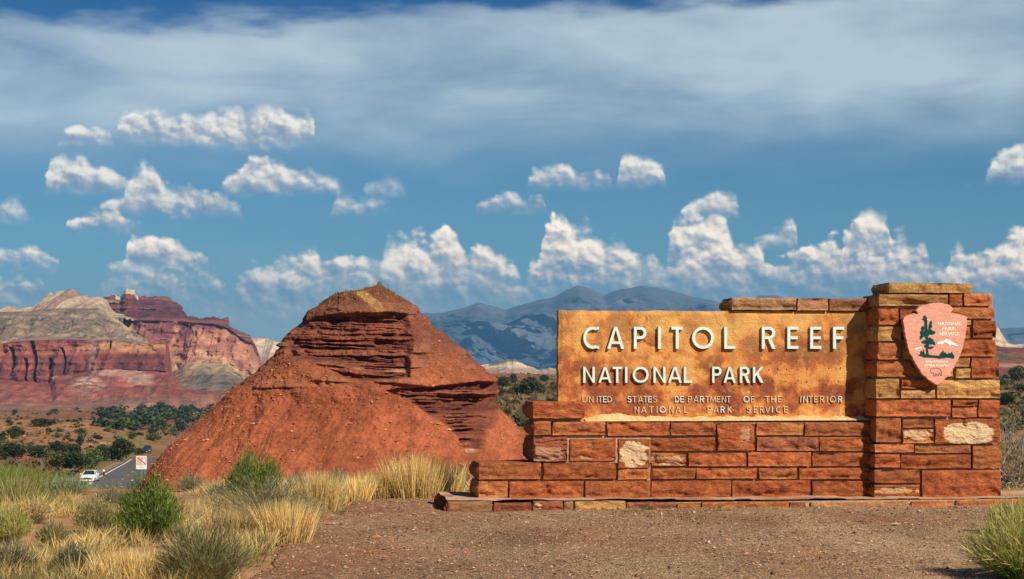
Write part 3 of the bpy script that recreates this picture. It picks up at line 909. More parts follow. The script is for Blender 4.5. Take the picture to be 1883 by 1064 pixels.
    def colD(PX, PY, zn, t, X, D, Z):
        n = fbm(X / 22, Z / 22, 0, 4, 251); v = vnoise(X / 10, Z / 50, 0, 253)
        c = mixc((.52, .40, .26), (.30, .205, .155), sstep(.4, .7, v * .6 + .4 * vnoise(X / 3.5, Z / 20, 0, 254)))
        c = mixc(c, (.32, .2, .17), sstep(.4, .8, v + .3 * n) * sstep(PY * 0 + 60, 62, PX) * .5)
        c = mixc(c, (.14, .14, .08), sstep(.25, .0, t) * sstep(-.1, .2, n) * .8)
        return c * (1 + .2 * n)[..., None]
    def dispD(PX, PY, zn, t, X, D, Z):
        r = ridged(X / 24, Z / 120, 0, 4, 257)
        return -r * 34 * (1 - .3 * t) + 60 * t * t - ridged(X / 8, Z / 34, 0, 4, 258) * 26, (ridged(X / 7, 0, 0, 4, 259) - .6) * 11 * t
    px_curtain('pale_dome_hill', xs, [(bot, 2190), (topd, 2290)], [60], rock, colD, dispD, back=150)

    # --- maroon and orange mesa behind
    xs = np.linspace(120, 560, 560)
    top = [(120, 560), (190, 556), (205, 550), (222, 544), (232, 545), (236, 537), (243, 532), (256, 534), (260, 545), (300, 547), (322, 549), (334, 555), (345, 568), (352, 582), (364, 586), (380, 585), (410, 584), (416, 588), (427, 587), (428, 600), (436, 603), (450, 610), (465, 617), (476, 638), (484, 655), (488, 672), (500, 690), (560, 720)]
    mid = [(120, 600), (190, 600), (250, 590), (300, 590), (345, 592), (364, 594), (400, 596), (427, 604), (450, 620), (470, 632), (480, 652), (487, 672), (500, 692), (560, 721)]
    low = [(120, 670), (300, 684), (320, 684), (345, 672), (380, 664), (420, 668), (440, 680), (456, 692), (480, 688), (500, 700), (560, 722)]
    bse = [(120, 735), (300, 735), (420, 722), (500, 722), (560, 724)]
    def colB(PX, PY, zn, t, X, D, Z):
        n = fbm(X / 26, Z / 14, 0, 5, 261); nf = fbm(X / 7, Z / 6, 0, 3, 263)
        lay = vnoise(Z / 4.2 + n * .5, X / 300, 0, 265); 
        up = mixc((.25, .085, .075), (.13, .048, .05), sstep(.35, .65, lay))
        up = mixc(up, (.50, .35, .25), sstep(.78, .9, lay) * .7)
        up = mixc(up, (.15, .14, .09), sstep(.8, 1, t) * sstep(-.1, .3, n) * .7)
        up = mixc(up, (.62, .52, .36), (PX > 222) * (PX < 262) * sstep(.80, .86, t + .05 * n))
        st = sstep(.42, .72, vnoise(X / 11, Z / 38, 0, 267) + .55 * fbm(X / 26, Z / 34, 0, 3, 268))
        ck = mixc((.44, .20, .115), (.17, .06, .058), st)
        ck = mixc(ck, (.25, .09, .08), sstep(.75, 1.0, t + .3 * n) * .8)
        ck = mixc(ck, (.54, .35, .20), sstep(.34, .10, t + .30 * n) * .85)
        ck = mixc(ck, (.42, .17, .12), sstep(.62, .75, vnoise(Z / 5, X / 200, 0, 270)) * .5)
        gr = mixc((.20, .16, .12), (.42, .29, .17), sstep(.55, .85, t + .3 * n))
        gr = mixc(gr, (.33, .13, .09), sstep(372, 325, PX + 40 * n) * .85)
        gr = mixc(gr, (.09, .09, .06), sstep(.2, .4, fbm(X / 8, D / 16, 0, 3, 269)) * .7)
        c = np.where((zn == 0)[..., None], gr, np.where((zn == 1)[..., None], ck, up))
        return c * (1 + .34 * nf)[..., None]
    def dispB(PX, PY, zn, t, X, D, Z):
        r = ridged(X / 42, Z / 220, 0, 4, 271)
        dy = np.where(zn >= 1, -r * 34, -r * 34 * t) - fbm(X / 11, Z / 9, D / 11, 3, 272) * 7
        lay = vnoise(Z / 6, .5, 0, 273) * .6 + vnoise(Z / 2.4, .5, 0, 275) * .4
        dy = dy - (zn == 2) * lay * 22 - (zn == 1) * (lay * 7 + fbm(X / 9, Z / 9, 0, 3, 277) * 8)
        dz = np.where(zn == 0, (ridged(X / 30, D / 60, 0, 4, 279) - .6) * 10 * np.sin(np.pi * t), 0)
        dz = dz + (zn == 2) * sstep(.8, 1, t) * (fbm(X / 9, 0, 0, 3, 281)) * 4
        return dy, dz
    px_curtain('maroon_mesa_hill', xs, [(bse, 1950), (low, 2260), (mid, 2330), (top, 2520)], [60, 110, 80], rock, colB, dispB)

    # --- pale shoulder between mesa and butte
    xs = np.linspace(440, 640, 160)
    def colP(PX, PY, zn, t, X, D, Z):
        n = fbm(X / 40, Z / 10, 0, 4, 291)
        c = mixc((.62, .48, .34), (.46, .26, .2), sstep(.45, .7, vnoise(Z / 7, X / 400, 0, 293) + .2 * n))
        c = mixc(c, (.45, .2, .16), sstep(.6, .4, t))
        return c * (1 + .15 * n)[..., None]
    def dispP(PX, PY, zn, t, X, D, Z):
        return -ridged(X / 60, Z / 200, 0, 4, 295) * 50, (ridged(X / 26, 0, 0, 3, 297) - .6) * 8 * t
    px_curtain('pale_shoulder_hill', xs, [([(440, 700), (640, 700)], 2900), ([(440, 612), (470, 621), (495, 624), (520, 629), (600, 650), (640, 665)], 3050)], [70], rock, colP, dispP)

    # --- pale sandstone hill between butte and sign, running on behind the wall
    xs = np.linspace(820, 1420, 420)
    topq = [(820, 690), (880, 672), (905, 668), (925, 663), (945, 660), (952, 664), (970, 672), (988, 678), (1025, 677), (1100, 672), (1250, 668), (1420, 680)]
    def colQ(PX, PY, zn, t, X, D, Z):
        n = fbm(X / 36, Z / 9, 0, 4, 301)
        c = mixc((.60, .46, .32), (.42, .28, .20), sstep(.5, .72, vnoise(Z / 4, X / 300, 0, 303) + .35 * n))
        dk = sstep(.86, .93, t + .04 * fbm(X / 12, 0, 0, 2, 305)) * (PX > 900) * (PX < 950)
        return mixc(c, (.16, .13, .10), dk * .85) * (1 + .12 * n)[..., None]
    def dispQ(PX, PY, zn, t, X, D, Z):
        return -ridged(X / 55, Z / 150, 0, 4, 307) * 40, (ridged(X / 20, 0, 0, 3, 309) - .6) * 5 * t * t
    px_curtain('pale_sandstone_hill', xs, [([(820, 706), (1420, 706)], 2300), (topq, 2500)], [60], rock, colQ, dispQ)

    # --- low maroon ridge in front of it and on the far right
    for (a, b, tb, nm) in ((870, 1300, [(870, 698), (920, 696), (990, 694), (1040, 695), (1300, 690)], 'low_maroon_hill'),
                           (1650, 2150, [(1650, 640), (1760, 632), (1835, 636), (1870, 637), (1890, 640), (2000, 632), (2150, 640)], 'dark_maroon_hill')):
        xs = np.linspace(a, b, 300)
        def colR(PX, PY, zn, t, X, D, Z):
            n = fbm(X / 16, Z / 5, 0, 4, 311)
            c = mixc((.20, .075, .065), (.33, .12, .075), sstep(-.2, .4, n + .2 - t * .5))
            c = mixc(c, (.12, .12, .07), sstep(.05, .3, fbm(X / 11, Z / 5, 0, 3, 313)) * .8)
            return mixc(c, (.62, .30, .17), sstep(.75, .9, vnoise(Z / 2.5, X / 200, 0, 317)) * .6)
        def dispR(PX, PY, zn, t, X, D, Z):
            return -ridged(X / 25, Z / 50, 0, 4, 319) * 22 - (vnoise(Z / 2, 0, 0, 318)) * 8, (ridged(X / 12, 0, 0, 3, 321) - .6) * 3 * t
        px_curtain(nm, xs, [([(a, 724), (b, 724)], 1100 if a < 1000 else 900), (tb, 1350 if a < 1000 else 1250)], [60], rock, colR, dispR)
    xs = np.linspace(1560, 2000, 200)
    px_curtain('cream_peak_hill', xs, [([(1560, 700), (2000, 700)], 2600), ([(1560, 640), (1700, 610), (1780, 590), (1815, 588), (1830, 604), (1838, 618), (1846, 630), (1860, 632), (1876, 633), (2000, 640)], 2750)], [60], rock, colQ, dispQ)


def build_mountains():
    m = mat_vcol('mountain_rock', .0016, .35, 30, detail=8)
    xs = np.linspace(150, 2600, 760)
    ridge = [(150, 680), (400, 665), (480, 628), (520, 634), (600, 640), (700, 606), (770, 580), (800, 577), (822, 574), (850, 566), (880, 556), (898, 562), (930, 573), (960, 563), (990, 553), (1020, 545), (1045, 531), (1062, 525), (1082, 532), (1110, 541), (1140, 533), (1175, 528), (1205, 530), (1235, 539), (1270, 548), (1300, 553), (1330, 558), (1380, 556), (1395, 543), (1430, 546), (1500, 566), (1600, 590), (1700, 604), (1850, 606), (1900, 600), (2100, 615), (2600, 640)]
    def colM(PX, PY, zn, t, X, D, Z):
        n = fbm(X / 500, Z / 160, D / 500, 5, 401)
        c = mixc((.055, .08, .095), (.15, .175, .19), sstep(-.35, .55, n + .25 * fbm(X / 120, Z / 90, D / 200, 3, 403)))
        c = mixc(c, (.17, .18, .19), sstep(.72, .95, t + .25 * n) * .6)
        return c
    def dispM(PX, PY, zn, t, X, D, Z):
        w = np.sin(np.pi * np.clip(t, 0, 1)) * .9 + .1
        r = ridged(X / 900 + D / 2400, D / 1500, 0, 6, 407, .55)
        return -(r - .5) * 2400 * w, (ridged(X / 480, D / 800, 0, 6, 409, .6) - .62) * 230 * np.sin(np.pi * np.clip(t, 0, 1)) * (t < .995) + (ridged(X / 330, 0, 0, 4, 411) - .6) * 34 * t
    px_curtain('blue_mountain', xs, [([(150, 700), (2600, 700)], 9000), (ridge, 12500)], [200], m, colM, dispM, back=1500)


def build_haze():
    b = MB(); b.box(-11600, 11600, -300, 14600, -75, 640)
    m = bpy.data.materials.new('haze'); m.use_nodes = True
    t = m.node_tree; t.nodes.clear(); g = NG(t)
    o = g.n('ShaderNodeOutputMaterial'); v = g.n('ShaderNodeVolumePrincipled')
    v.inputs['Color'].default_value = HAZE_COL; v.inputs['Density'].default_value = HAZE_DEN
    v.inputs['Anisotropy'].default_value = 0.0
    t.links.new(v.outputs[0], o.inputs['Volume'])
    h = b.build('haze', m, kind='stuff')
    return h

HAZE_DEN = 0.000072
HAZE_COL = (0.15, 0.42, 0.80, 1)

# ------------------------------------------------------------------ the entrance sign
TH = math.radians(8.0)
CT, ST = math.cos(TH), math.sin(TH)
WO = ((878 - CX) / FPX * 20.6, 20.6)        # wall origin: front left foot of the lower wall

def loc_at(px, py, v):
    """wall coordinates (u along, z up) of a photo pixel on the vertical plane v (v grows away from the viewer)"""
    tx = (px - CX) / FPX
    ox, oy = WO[0] - v * ST, WO[1] + v * CT
    # t*tx = ox + u*CT ; t = oy + u*ST
    u = (oy * tx - ox) / (CT - ST * tx)
    t = oy + u * ST
    return u, CAMZ + (HY - py) / FPX * t

V_LOW, V_PIL, V_PAN, V_LEFT, V_PLI = 0.0, -0.165, 0.225, -0.05, -0.50

def mat_stone(name, base, alt, dark, patch=(.66, .45, .27), streak=1.0):
    m, g, bs, out = new_mat(name)
    co = g.n('ShaderNodeTexCoord').outputs['Object']
    oi = g.n('ShaderNodeObjectInfo').outputs['Random']
    cv = g.n('ShaderNodeCombineXYZ'); [g.put(cv.inputs[i], g.m('MULTIPLY', oi, k)) for i, k in enumerate((37.0, 11.0, 23.0))]
    P = g.vadd(co, cv.outputs[0])
    big = g.noise(g.vmul(P, (1, 1, 1.6)), 4.5, 5, .6, .4)
    strat = g.noise(g.vmul(P, (1, 1, 3.2)), 7, 4, .55, 1.2)
    fine = g.noise(P, 55, 6, .7)
    base_hi = (min(1, base[0] * 1.25), base[1] * 1.55, base[2] * 1.6)
    c = g.mix(g.ss(big, .40, .60), base, alt)
    hue = g.m('FRACT', g.m('MULTIPLY', oi, 7.31))
    c = g.mix(g.ss(hue, .55, 1.0, 0, .45), c, (.33, .14, .065))
    c = g.mix(g.ss(hue, .35, 0.0, 0, .40), c, (.30, .075, .035))
    mot = g.noise(g.vadd(P, (3, 5, 7)), 9, 5, .62, .8)
    c = g.mix(g.m('MULTIPLY', g.ss(mot, .54, .68), .6), c, dark)
    c = g.mix(g.m('MULTIPLY', g.ss(mot, .44, .34), .35), c, base_hi)
    c = g.mix(g.m('MULTIPLY', g.ss(strat, .54, .68), .70 * streak), c, dark)
    c = g.mix(g.m('MULTIPLY', g.ss(strat, .40, .28), .35 * streak), c, base_hi)
    k = g.m('MULTIPLY', g.lin(fine, .3, .7, .62, 1.3), g.lin(oi, 0, 1, .70, 1.15))
    kk = g.n('ShaderNodeCombineColor'); [g.put(kk.inputs[i], k) for i in range(3)]
    c = g.mix(1.0, c, kk.outputs[0], 'MULTIPLY')
    at = g.n('ShaderNodeAttribute', attribute_name='patch').outputs['Fac']
    c = g.mix(at, c, g.mix(g.ss(fine, .3, .7), (.50, .33, .17), (.78, .60, .38)))
    g.put(bs.inputs['Base Color'], c)
    bs.inputs['Roughness'].default_value = 1.0; bs.inputs['Specular IOR Level'].default_value = .08
    med = g.noise(g.vmul(P, (1, 1, 2.2)), 16, 5, .65)
    bump(g, bs, g.m('ADD', g.m('MULTIPLY', fine, .45), g.m('ADD', med, g.m('MULTIPLY', g.voro(g.vmul(P, (1, 1, 2)), 7, 'F1'), .3))), .026)
    return m


def stone_mesh(name, u0, u1, z0, z1, vf, depth, seed, mat, rough=1.0, endL=False, endR=False, fine=1.0, patch=None, dent=None, endb=1.0):
    """rock-faced block in wall coordinates; front at v = vf"""
    w, h = u1 - u0, z1 - z0
    nx = max(8, int(w / .017 * fine)); nz = max(6, int(h / .015 * fine)); nd = 7
    parts = []; faces = []; attr = []; n = 0
    cx, cz = (u0 + u1) / 2, (z0 + z1) / 2
    def corner_jitter(U, Z, V):
        ju = .008 * fbm(U * 3 + seed, Z * 9, V * 3, 2, 501) + .009 * fbm(Z * 18, V * 6, seed, 3, 503)
        jz = .008 * fbm(U * 5 + seed, V * 3, Z * 2, 3, 505) + .005 * fbm(U * 22 + seed, V * 3, Z * 2, 2, 506)
        return ju, jz
    def add(U, Z, V, nu, nvv, nzz, amt, a=None):
        nonlocal n
        ju, jz = corner_jitter(U, Z, V)
        # distance from the edges of this face controls how far it may bulge
        P = np.stack([U + ju + nu * amt, V + nvv * amt, Z + jz + nzz * amt], -1)
        r, c = U.shape
        parts.append(P.reshape(-1, 3)); faces.append(grid_faces(r, c) + n); n += r * c
        attr.append((a if a is not None else np.zeros(U.shape)).ravel())
    # front
    su = np.linspace(0, 1, nx); sz = np.linspace(0, 1, nz)
    U, Z = np.meshgrid(u0 + w * su, z0 + h * sz)
    ed = np.minimum(np.minimum(U - u0, u1 - U), np.minimum(Z - z0, z1 - Z))
    e = sstep(0, .013, ed)
    tilt = math.sin(seed * 7.1) * .010 * (Z - cz) / max(h, .1) * 2
    f1 = fbm(U / .30 + seed * 3.1, Z / .13, seed, 3, 511); f2 = ridged(U / .11 + seed, Z / .05, seed * 1.7, 3, 513)
    q = vnoise(U / .16 + seed * 5, Z / .09 + .4 * np.sin(U * 7), seed, 517); chip = sstep(.52, .60, q) 
    low = sstep(.02, -.02, (Z - z0) - h * (.30 + .30 * fbm(U / .12 + seed, 0, 0, 3, 523)))
    f3 = ridged(U / .05 + seed, Z / .022, seed, 2, 525)
    crk = sstep(.90, .97, ridged(U / .42 + seed * 2.3, Z / .12 + .3 * fbm(U / .15, Z / .1, seed, 2, 527), seed, 1, 529))
    amt = e * (.012 + rough * (.028 * f1 + .013 * (f2 - .55) + .006 * (f3 - .6) - .020 * chip - .022 * low - .018 * crk)) + e * tilt
    if dent is not None: amt = amt + e * dent(U, Z)
    pa = None
    if patch is not None:
        pa = patch(U, Z)
        amt = amt - pa * .010 + pa * .006 * fbm(U / .02, Z / .02, 0, 3, 519)
    add(U, Z, vf + 0 * U, 0, -1, 0, amt, pa)
    # ends
    for end, uu, sgn in ((endL, u0, -1), (endR, u1, 1)):
        sv = np.linspace(0, 1, nd * (3 if end else 1))
        Vv, Z = np.meshgrid(vf + depth * sv, z0 + h * sz)
        U = uu + 0 * Z
        if end:
            ed = np.minimum(np.minimum(Vv - vf, vf + depth - Vv), np.minimum(Z - z0, z1 - Z))
            e = sstep(0, .05, ed)
            amt = e * (endb * .018 + .03 * endb * fbm(Vv / .12 + seed, Z / .05, seed, 4, 521) + .025 * endb * np.sin(np.pi * (Z - z0) / h))
        else: amt = 0 * Z
        add(U, Z, Vv, sgn, 0, 0, amt)
        if sgn < 0: faces[-1] = faces[-1][:, ::-1]
    # top and bottom
    for zz, sgn in ((z0, -1), (z1, 1)):
        sv = np.linspace(0, 1, nd)
        U, Vv = np.meshgrid(u0 + w * su, vf + depth * sv)
        add(U, zz + 0 * U, Vv, 0, 0, sgn, 0 * U)
        if sgn < 0: faces[-1] = faces[-1][:, ::-1]
    V = np.concatenate(parts)
    return mesh_data(name, V, [np.concatenate(faces)], mat, True, None, {'patch': np.concatenate(attr)})


FONT_STROKES = {}
def stroke_rect(x0, y0, x1, y1, w):
    dx, dy = x1 - x0, y1 - y0; L = math.hypot(dx, dy) or 1
    nx, ny = -dy / L * w / 2, dx / L * w / 2
    return [(x0 + nx, y0 + ny), (x0 - nx, y0 - ny), (x1 - nx, y1 - ny), (x1 + nx, y1 + ny)]

def arc_quads(cx, cy, rx, ry, a0, a1, wx, n=22):
    """ring sector as one polygon strip; angles in degrees"""
    out = []
    for i in range(n):
        t0 = math.radians(a0 + (a1 - a0) * i / n); t1 = math.radians(a0 + (a1 - a0) * (i + 1) / n)
        p = lambda r, t: (cx + (rx - r) * math.cos(t), cy + (ry - r) * math.sin(t))
        out.append([p(0, t0), p(0, t1), p(wx, t1), p(wx, t0)])
    return out

def letter_shapes(ch, w, h, s):
    """list of strokes; each stroke is a list of joined quads (polygons in x,z)"""
    R = lambda x0, y0, x1, y1: [stroke_rect(x0, y0, x1, y1, s)]
    H = s / 2
    if ch == 'I': return [R(w / 2, 0, w / 2, h)]
    if ch == 'L': return [R(H, 0, H, h), R(s, H, w, H)]
    if ch == 'T': return [R(w / 2, 0, w / 2, h - s), R(0, h - H, w, h - H)]
    if ch == 'E': return [R(H, 0, H, h), R(s, H, w, H), R(s, h - H, w, h - H), R(s, h / 2, w * .94, h / 2)]
    if ch == 'F': return [R(H, 0, H, h), R(s, h - H, w, h - H), R(s, h / 2, w * .92, h / 2)]
    if ch == 'H': return [R(H, 0, H, h), R(w - H, 0, w - H, h), R(s, h / 2, w - s, h / 2)]
    if ch == 'N': return [R(H, 0, H, h), R(w - H, 0, w - H, h), [[(s * .9, h), (s * .2, h), (w - s * .9, 0), (w - s * .2, 0)]]]
    if ch == 'M': return [R(H, 0, H, h), R(w - H, 0, w - H, h), [[(0, h), (s, h), (w / 2 + H, h * .2), (w / 2 - H, h * .2)]], [[(w - s, h), (w, h), (w / 2 + H, h * .2), (w / 2 - H, h * .2)]]]
    if ch == 'A':
        return [[[(0, 0), (s * 1.06, 0), (w / 2 + s * .30, h), (w / 2 - s * .52, h)]], [[(w, 0), (w - s * 1.06, 0), (w / 2 - s * .30, h), (w / 2 + s * .52, h)]],
                [[(w * .24, h * .22), (w * .76, h * .22), (w * .71, h * .22 + s * .9), (w * .29, h * .22 + s * .9)]]]
    if ch == 'V': return [[[(0, h), (s * 1.06, h), (w / 2 + s * .3, 0), (w / 2 - s * .5, 0)]], [[(w, h), (w - s * 1.06, h), (w / 2 - s * .3, 0), (w / 2 + s * .5, 0)]]]
    if ch == 'O': return [arc_quads(w / 2, h / 2, w / 2, h / 2, 0, 360, s, 48)]
    if ch == 'C': return [arc_quads(w * .60, h / 2, w * .60, h / 2, 62, 298, s, 34), [[(w * .86, h - s * 1.0), (w, h - s * 1.0), (w, h), (w * .86, h - s * .05)]], [[(w * .86, s * 1.0), (w, s * 1.0), (w, 0), (w * .86, s * .05)]]]
    if ch == 'D': return [R(H, 0, H, h), arc_quads(w - h / 2 if w > h * .6 else w * .4, h / 2, h / 2 if w > h * .6 else w * .6, h / 2, -90, 90, s, 24), R(s, H, max(w - h / 2, w * .4), H), R(s, h - H, max(w - h / 2, w * .4), h - H)]
    if ch in 'PR':
        r = h * .28; bx = w - r if ch == 'P' else w * .96 - r
        out = [R(H, 0, H, h), arc_quads(bx, h - r, r, r, -90, 90, s, 20), R(s, h - H, bx, h - H), R(s, h - 2 * r + H, bx, h - 2 * r + H)]
        if ch == 'R': out.append([[(w * .45, h - 2 * r), (w * .45 + s * 1.2, h - 2 * r), (w, 0), (w - s * 1.25, 0)]])
        return out
    if ch == 'K': return [R(H, 0, H, h), [[(s, h * .38), (s, h * .38 + s * 1.3), (w - s * 1.2, h), (w, h)]], [[(w * .32, h * .50), (w * .32 + s * .9, h * .62), (w, 0), (w - s * 1.25, 0)]]]
    if ch == 'U': return [R(H, w / 2, H, h), R(w - H, w / 2, w - H, h), arc_quads(w / 2, w / 2, w / 2, w / 2, 180, 360, s, 20)]
    if ch == 'S':
        r1 = h * .265; r2 = h * .29
        return [arc_quads(w / 2, h - r1, w / 2, r1, 25, 270, s, 20), arc_quads(w / 2, r2, w / 2, r2, -155, 90, s, 20)]
    raise KeyError(ch)

def make_letter(ch, px0, px1, py0, py1, stroke_px, v, thick, mat, parent, mx=None):
    u0, zb = loc_at(px0, py1, v); u1, _ = loc_at(px1, py1, v); _, zt = loc_at(px0, py0, v)
    w, h = u1 - u0, zt - zb; s = stroke_px / 158.0
    mb = MB()
    for i, st in enumerate(letter_shapes(ch, w, h, s)):
        for q in st:
            mb.prism([(u0 + a, zb + b) for a, b in q], v - thick - .0006 * i, v + .01)
    return mb.build('letter', mat, parent)


def build_sign():
    root = link('entrance_sign', None, loc=(WO[0], WO[1], 0))
    root.empty_display_size = .5
    root.rotation_euler = (0, 0, TH)
    root['label'] = 'red and tan sandstone sign wall with raised lettering and a pillar at its right end'
    root['category'] = 'entrance sign'
    S = {'r': mat_stone('red_sandstone', (.47, .150, .052), (.37, .105, .040), (.19, .058, .028)),
         'o': mat_stone('orange_sandstone', (.54, .215, .078), (.42, .14, .055), (.29, .10, .048)),
         'y': mat_stone('tan_sandstone', (.58, .33, .125), (.50, .25, .09), (.33, .16, .065)),
         'd': mat_stone('dark_red_sandstone', (.31, .10, .055), (.23, .075, .045), (.13, .045, .032)),
         'g': mat_stone('grey_tan_sandstone', (.42, .25, .13), (.35, .19, .09), (.24, .13, .07))}
    mortar = mat_plain('mortar', (.40, .25, .15), .95, .1, nscale=22, namp=.35, bdist=.012)
    cnt = [0]
    def stones(parent, v, depth, lst, **kw):
        for it in lst:
            px0, py0, px1, py1, c = it[:5]; opt = dict(kw); opt.update(it[5] if len(it) > 5 else {})
            u0, za = loc_at(px0, py1, v); u1, zb = loc_at(px1, py1, v); _, zt0 = loc_at((px0 + px1) / 2, py0, v); _, zb0 = loc_at((px0 + px1) / 2, py1, v)
            cnt[0] += 1
            u0 += .003; u1 -= .003; zb0 += .004; zt0 -= .002
            po = opt.pop('patchdef', None)
            if po is not None:
                pcx, pcy, prx, pry, thr = po[:5]; pk = po[5] if len(po) > 5 else .92
                cu, cz = loc_at(pcx, pcy, v); ru, rz = prx / 157., pry / 157.
                def patch(U, Z, cu=cu, cz=cz, ru=ru, rz=rz, thr=thr, s=cnt[0], pk=pk):
                    r = ((np.abs(U - cu) / ru) ** 3.0 + (np.abs(Z - cz) / rz) ** 3.0)
                    return pk * sstep(.10, -.10, r - 1 + thr * fbm(U / .06 + s, Z / .035, 0, 4, 531))
                opt['patch'] = patch; opt['fine'] = 2.2
            me = stone_mesh('stone', u0, u1, zb0, zt0, v + rng.uniform(-.012, .008), depth, cnt[0] * 1.37, S[c], **opt)
            link('stone', me, parent)
    def core(name, v0, v1, px0, py0, px1, py1, parent, zmin=None):
        u0, z0 = loc_at(px0, py1, v0); u1, _ = loc_at(px1, py1, v0); _, z1 = loc_at((px0 + px1) / 2, py0, v0)
        b = MB(); b.box(u0, u1, v0, v1, z0 if zmin is None else zmin, z1)
        return b.build(name, mortar, parent)

    # ---- plinth
    pl = core('plinth', V_PLI + .03, 0.86, 822, 921.5, 2020, 952, root, zmin=-.25)
    # the dip in the top surface follows the photo's foot line
    stones(pl, V_PLI, .16, [(823, 921, 905, 953, 'g'), (908, 924, 977, 942, 'd'), (979, 921, 1035, 940, 'd', {'patchdef': (988, 930, 7, 5, .5)}), (1037, 922, 1054, 940, 'g'),
                            (1057, 921, 1150, 941, 'y'), (1152, 923, 1243, 938, 'd'), (1245, 925, 1288, 940, 'o'), (1290, 922, 1450, 940, 'o'), (1453, 923, 1482, 937, 'd'), (1491, 922, 1672, 940, 'g'),
                            (1677, 921, 1754, 942, 'o'), (1758, 919, 1884, 944, 'o'), (1888, 919, 2010, 943, 'r')], rough=.7)
    # splintered left end of the plinth; darker stone puts its shade into the colour
    ue, ze = loc_at(823, 953, V_PLI); _, zt = loc_at(823, 921, V_PLI)
    k = 0; vv = V_PLI
    while vv < .84:
        dv = rng.uniform(.05, .12)
        me = stone_mesh('stone', ue - .015 + rng.uniform(0, .012), ue + .10, -.05, zt - .03 + rng.uniform(-.05, .07) * (k > 0), vv + (.012 if k == 0 else 0), dv - .014, 200 + k, S['d'], endL=True, rough=.6)
        link('stone', me, pl); vv += dv; k += 1
    # cement on the plinth top, with worn slabs
    b = MB(); u2, _ = loc_at(2020, 950, V_PLI)
    xs = np.linspace(ue, u2, 200); vs = np.linspace(V_PLI + .02, .84, 16)
    Vg, Ug = np.meshgrid(vs, xs, indexing='ij')
    zt0 = np.interp(Ug, [ue, 0, 6.3, u2], [zt + .004, loc_at(1000, 921, V_PLI)[1] + .004, loc_at(1800, 919.5, V_PLI)[1] + .006, loc_at(1800, 919.5, V_PLI)[1] + .006])
    Zg = zt0 + .006 + .010 * fbm(Ug / .2, Vg / .2, 0, 4, 541) + .012 * sstep(.55, .6, vnoise(Ug / .5, Vg / .25, 0, 543))
    c = mixc((.45, .30, .19), (.36, .17, .10), sstep(.45, .6, vnoise(Ug / .5, Vg / .25, 0, 545))) * (1 + .2 * fbm(Ug / .05, Vg / .05, 0, 2, 547))[..., None]
    link('cement_bed', mesh_data('cement_bed', np.stack([Ug, Vg, Zg], -1).reshape(-1, 3), grid_faces(*Ug.shape), mat_vcol('worn_cement', 14, .3, .012), True, c.reshape(-1, 3)), pl)

    # ---- lower wall
    lw = core('lower_wall', V_LOW + .06, .62, 1000, 777, 1606, 917, root)
    stones(lw, V_LOW, .14, [
        (983, 775, 1013, 800, 'r', {'endL': True}), (1016, 775, 1114, 800, 'r'), (1117, 776, 1232, 801, 'r'), (1234, 776, 1316, 800, 'r'),
        (1319, 777, 1388, 828, 'r', {'patchdef': (1372, 795, 10, 14, 2.4, .35), 'rough': .6}), (1391, 777, 1478, 800, 'o'), (1480, 776, 1600, 801, 'r'),
        (1197, 804, 1316, 829, 'r'), (1391, 803, 1505, 829, 'd'), (1507, 803, 1600, 829, 'r'),
        (1197, 832, 1262, 856, 'r', {'patchdef': (1228, 846, 32, 9, 2.0, .5)}), (1265, 832, 1372, 857, 'r'), (1375, 831, 1491, 857, 'r'), (1494, 832, 1600, 857, 'r'),
        (1197, 860, 1279, 880, 'r'), (1281, 860, 1392, 880, 'r'), (1395, 860, 1466, 881, 'o'), (1469, 860, 1600, 881, 'r'),
        (1197, 883, 1344, 914, 'r'), (1346, 883, 1491, 914, 'r'), (1494, 884, 1600, 914, 'r')])
    lf = core('stepped_end', V_LOW + .055, .60, 985, 742, 1074, 849, root)
    core('mortar', V_LEFT + .06, .60, 884, 853, 1196, 917, lf)
    core('mortar', V_LEFT + .020, .10, 1040, 805, 1196, 852, lf)
    stones(lf, V_LEFT, .64, [
        (980, 738, 1075, 769, 'r', {'endL': True, 'rough': .8}),
        (981, 803, 1043, 848, 'd', {'endL': True, 'patchdef': (1006, 834, 26, 13, 1.6, .28)}),
        (880, 850, 995, 881, 'r', {'endL': True}),
        (880, 884, 934, 915, 'o', {'endL': True})])
    stones(lf, V_LEFT + .03, .60, [(981, 774, 1013, 800, 'r', {'endL': True})])
    stones(lf, V_LEFT, .14, [
        (1048, 806, 1133, 847, 'r'), (1137, 806, 1195, 861, 'r', {'patchdef': (1166, 836, 25, 23, 1.1), 'rough': .5}),
        (999, 850, 1133, 881, 'r'), (1137, 863, 1195, 882, 'o'),
        (936, 884, 1073, 915, 'r', {'dent': crack}), (1076, 884, 1196, 915, 'r')])

    # ---- panel slab
    u0, zb = loc_at(1027, 772, V_PAN); u1, _ = loc_at(1612, 772, V_PAN); _, ztp = loc_at(1300, 571.5, V_PAN)
    nx, nz = 330, 120
    U, Z = np.meshgrid(np.linspace(u0, u1, nx), np.linspace(zb - .02, ztp, nz))
    ed = np.minimum(U - u0, ztp - Z); e = sstep(0, .05, ed)
    rel = .012 * fbm(U / .35, Z / .28, 0, 4, 551) + .006 * (ridged(U / .12, Z / .10, 0, 4, 553) - .6)
    rel -= .012 * sstep(.93, .985, ridged(U / .55 + .1 * fbm(U / .1, Z / .1, 0, 3, 556), Z / .33, 0, 1, 557)) * sstep(.1, .35, fbm(U / .5, Z / .5, 0, 2, 558))
    rel -= (1 - e) * .012
    jag = .012 * fbm(Z / .06, 1.2, 0, 3, 559) * (1 - sstep(0, .08, U - u0))
    F0 = np.stack([U + jag, V_PAN - rel, Z + .006 * fbm(U / .2, 0, 0, 3, 561) * (Z > ztp - .02)], -1)
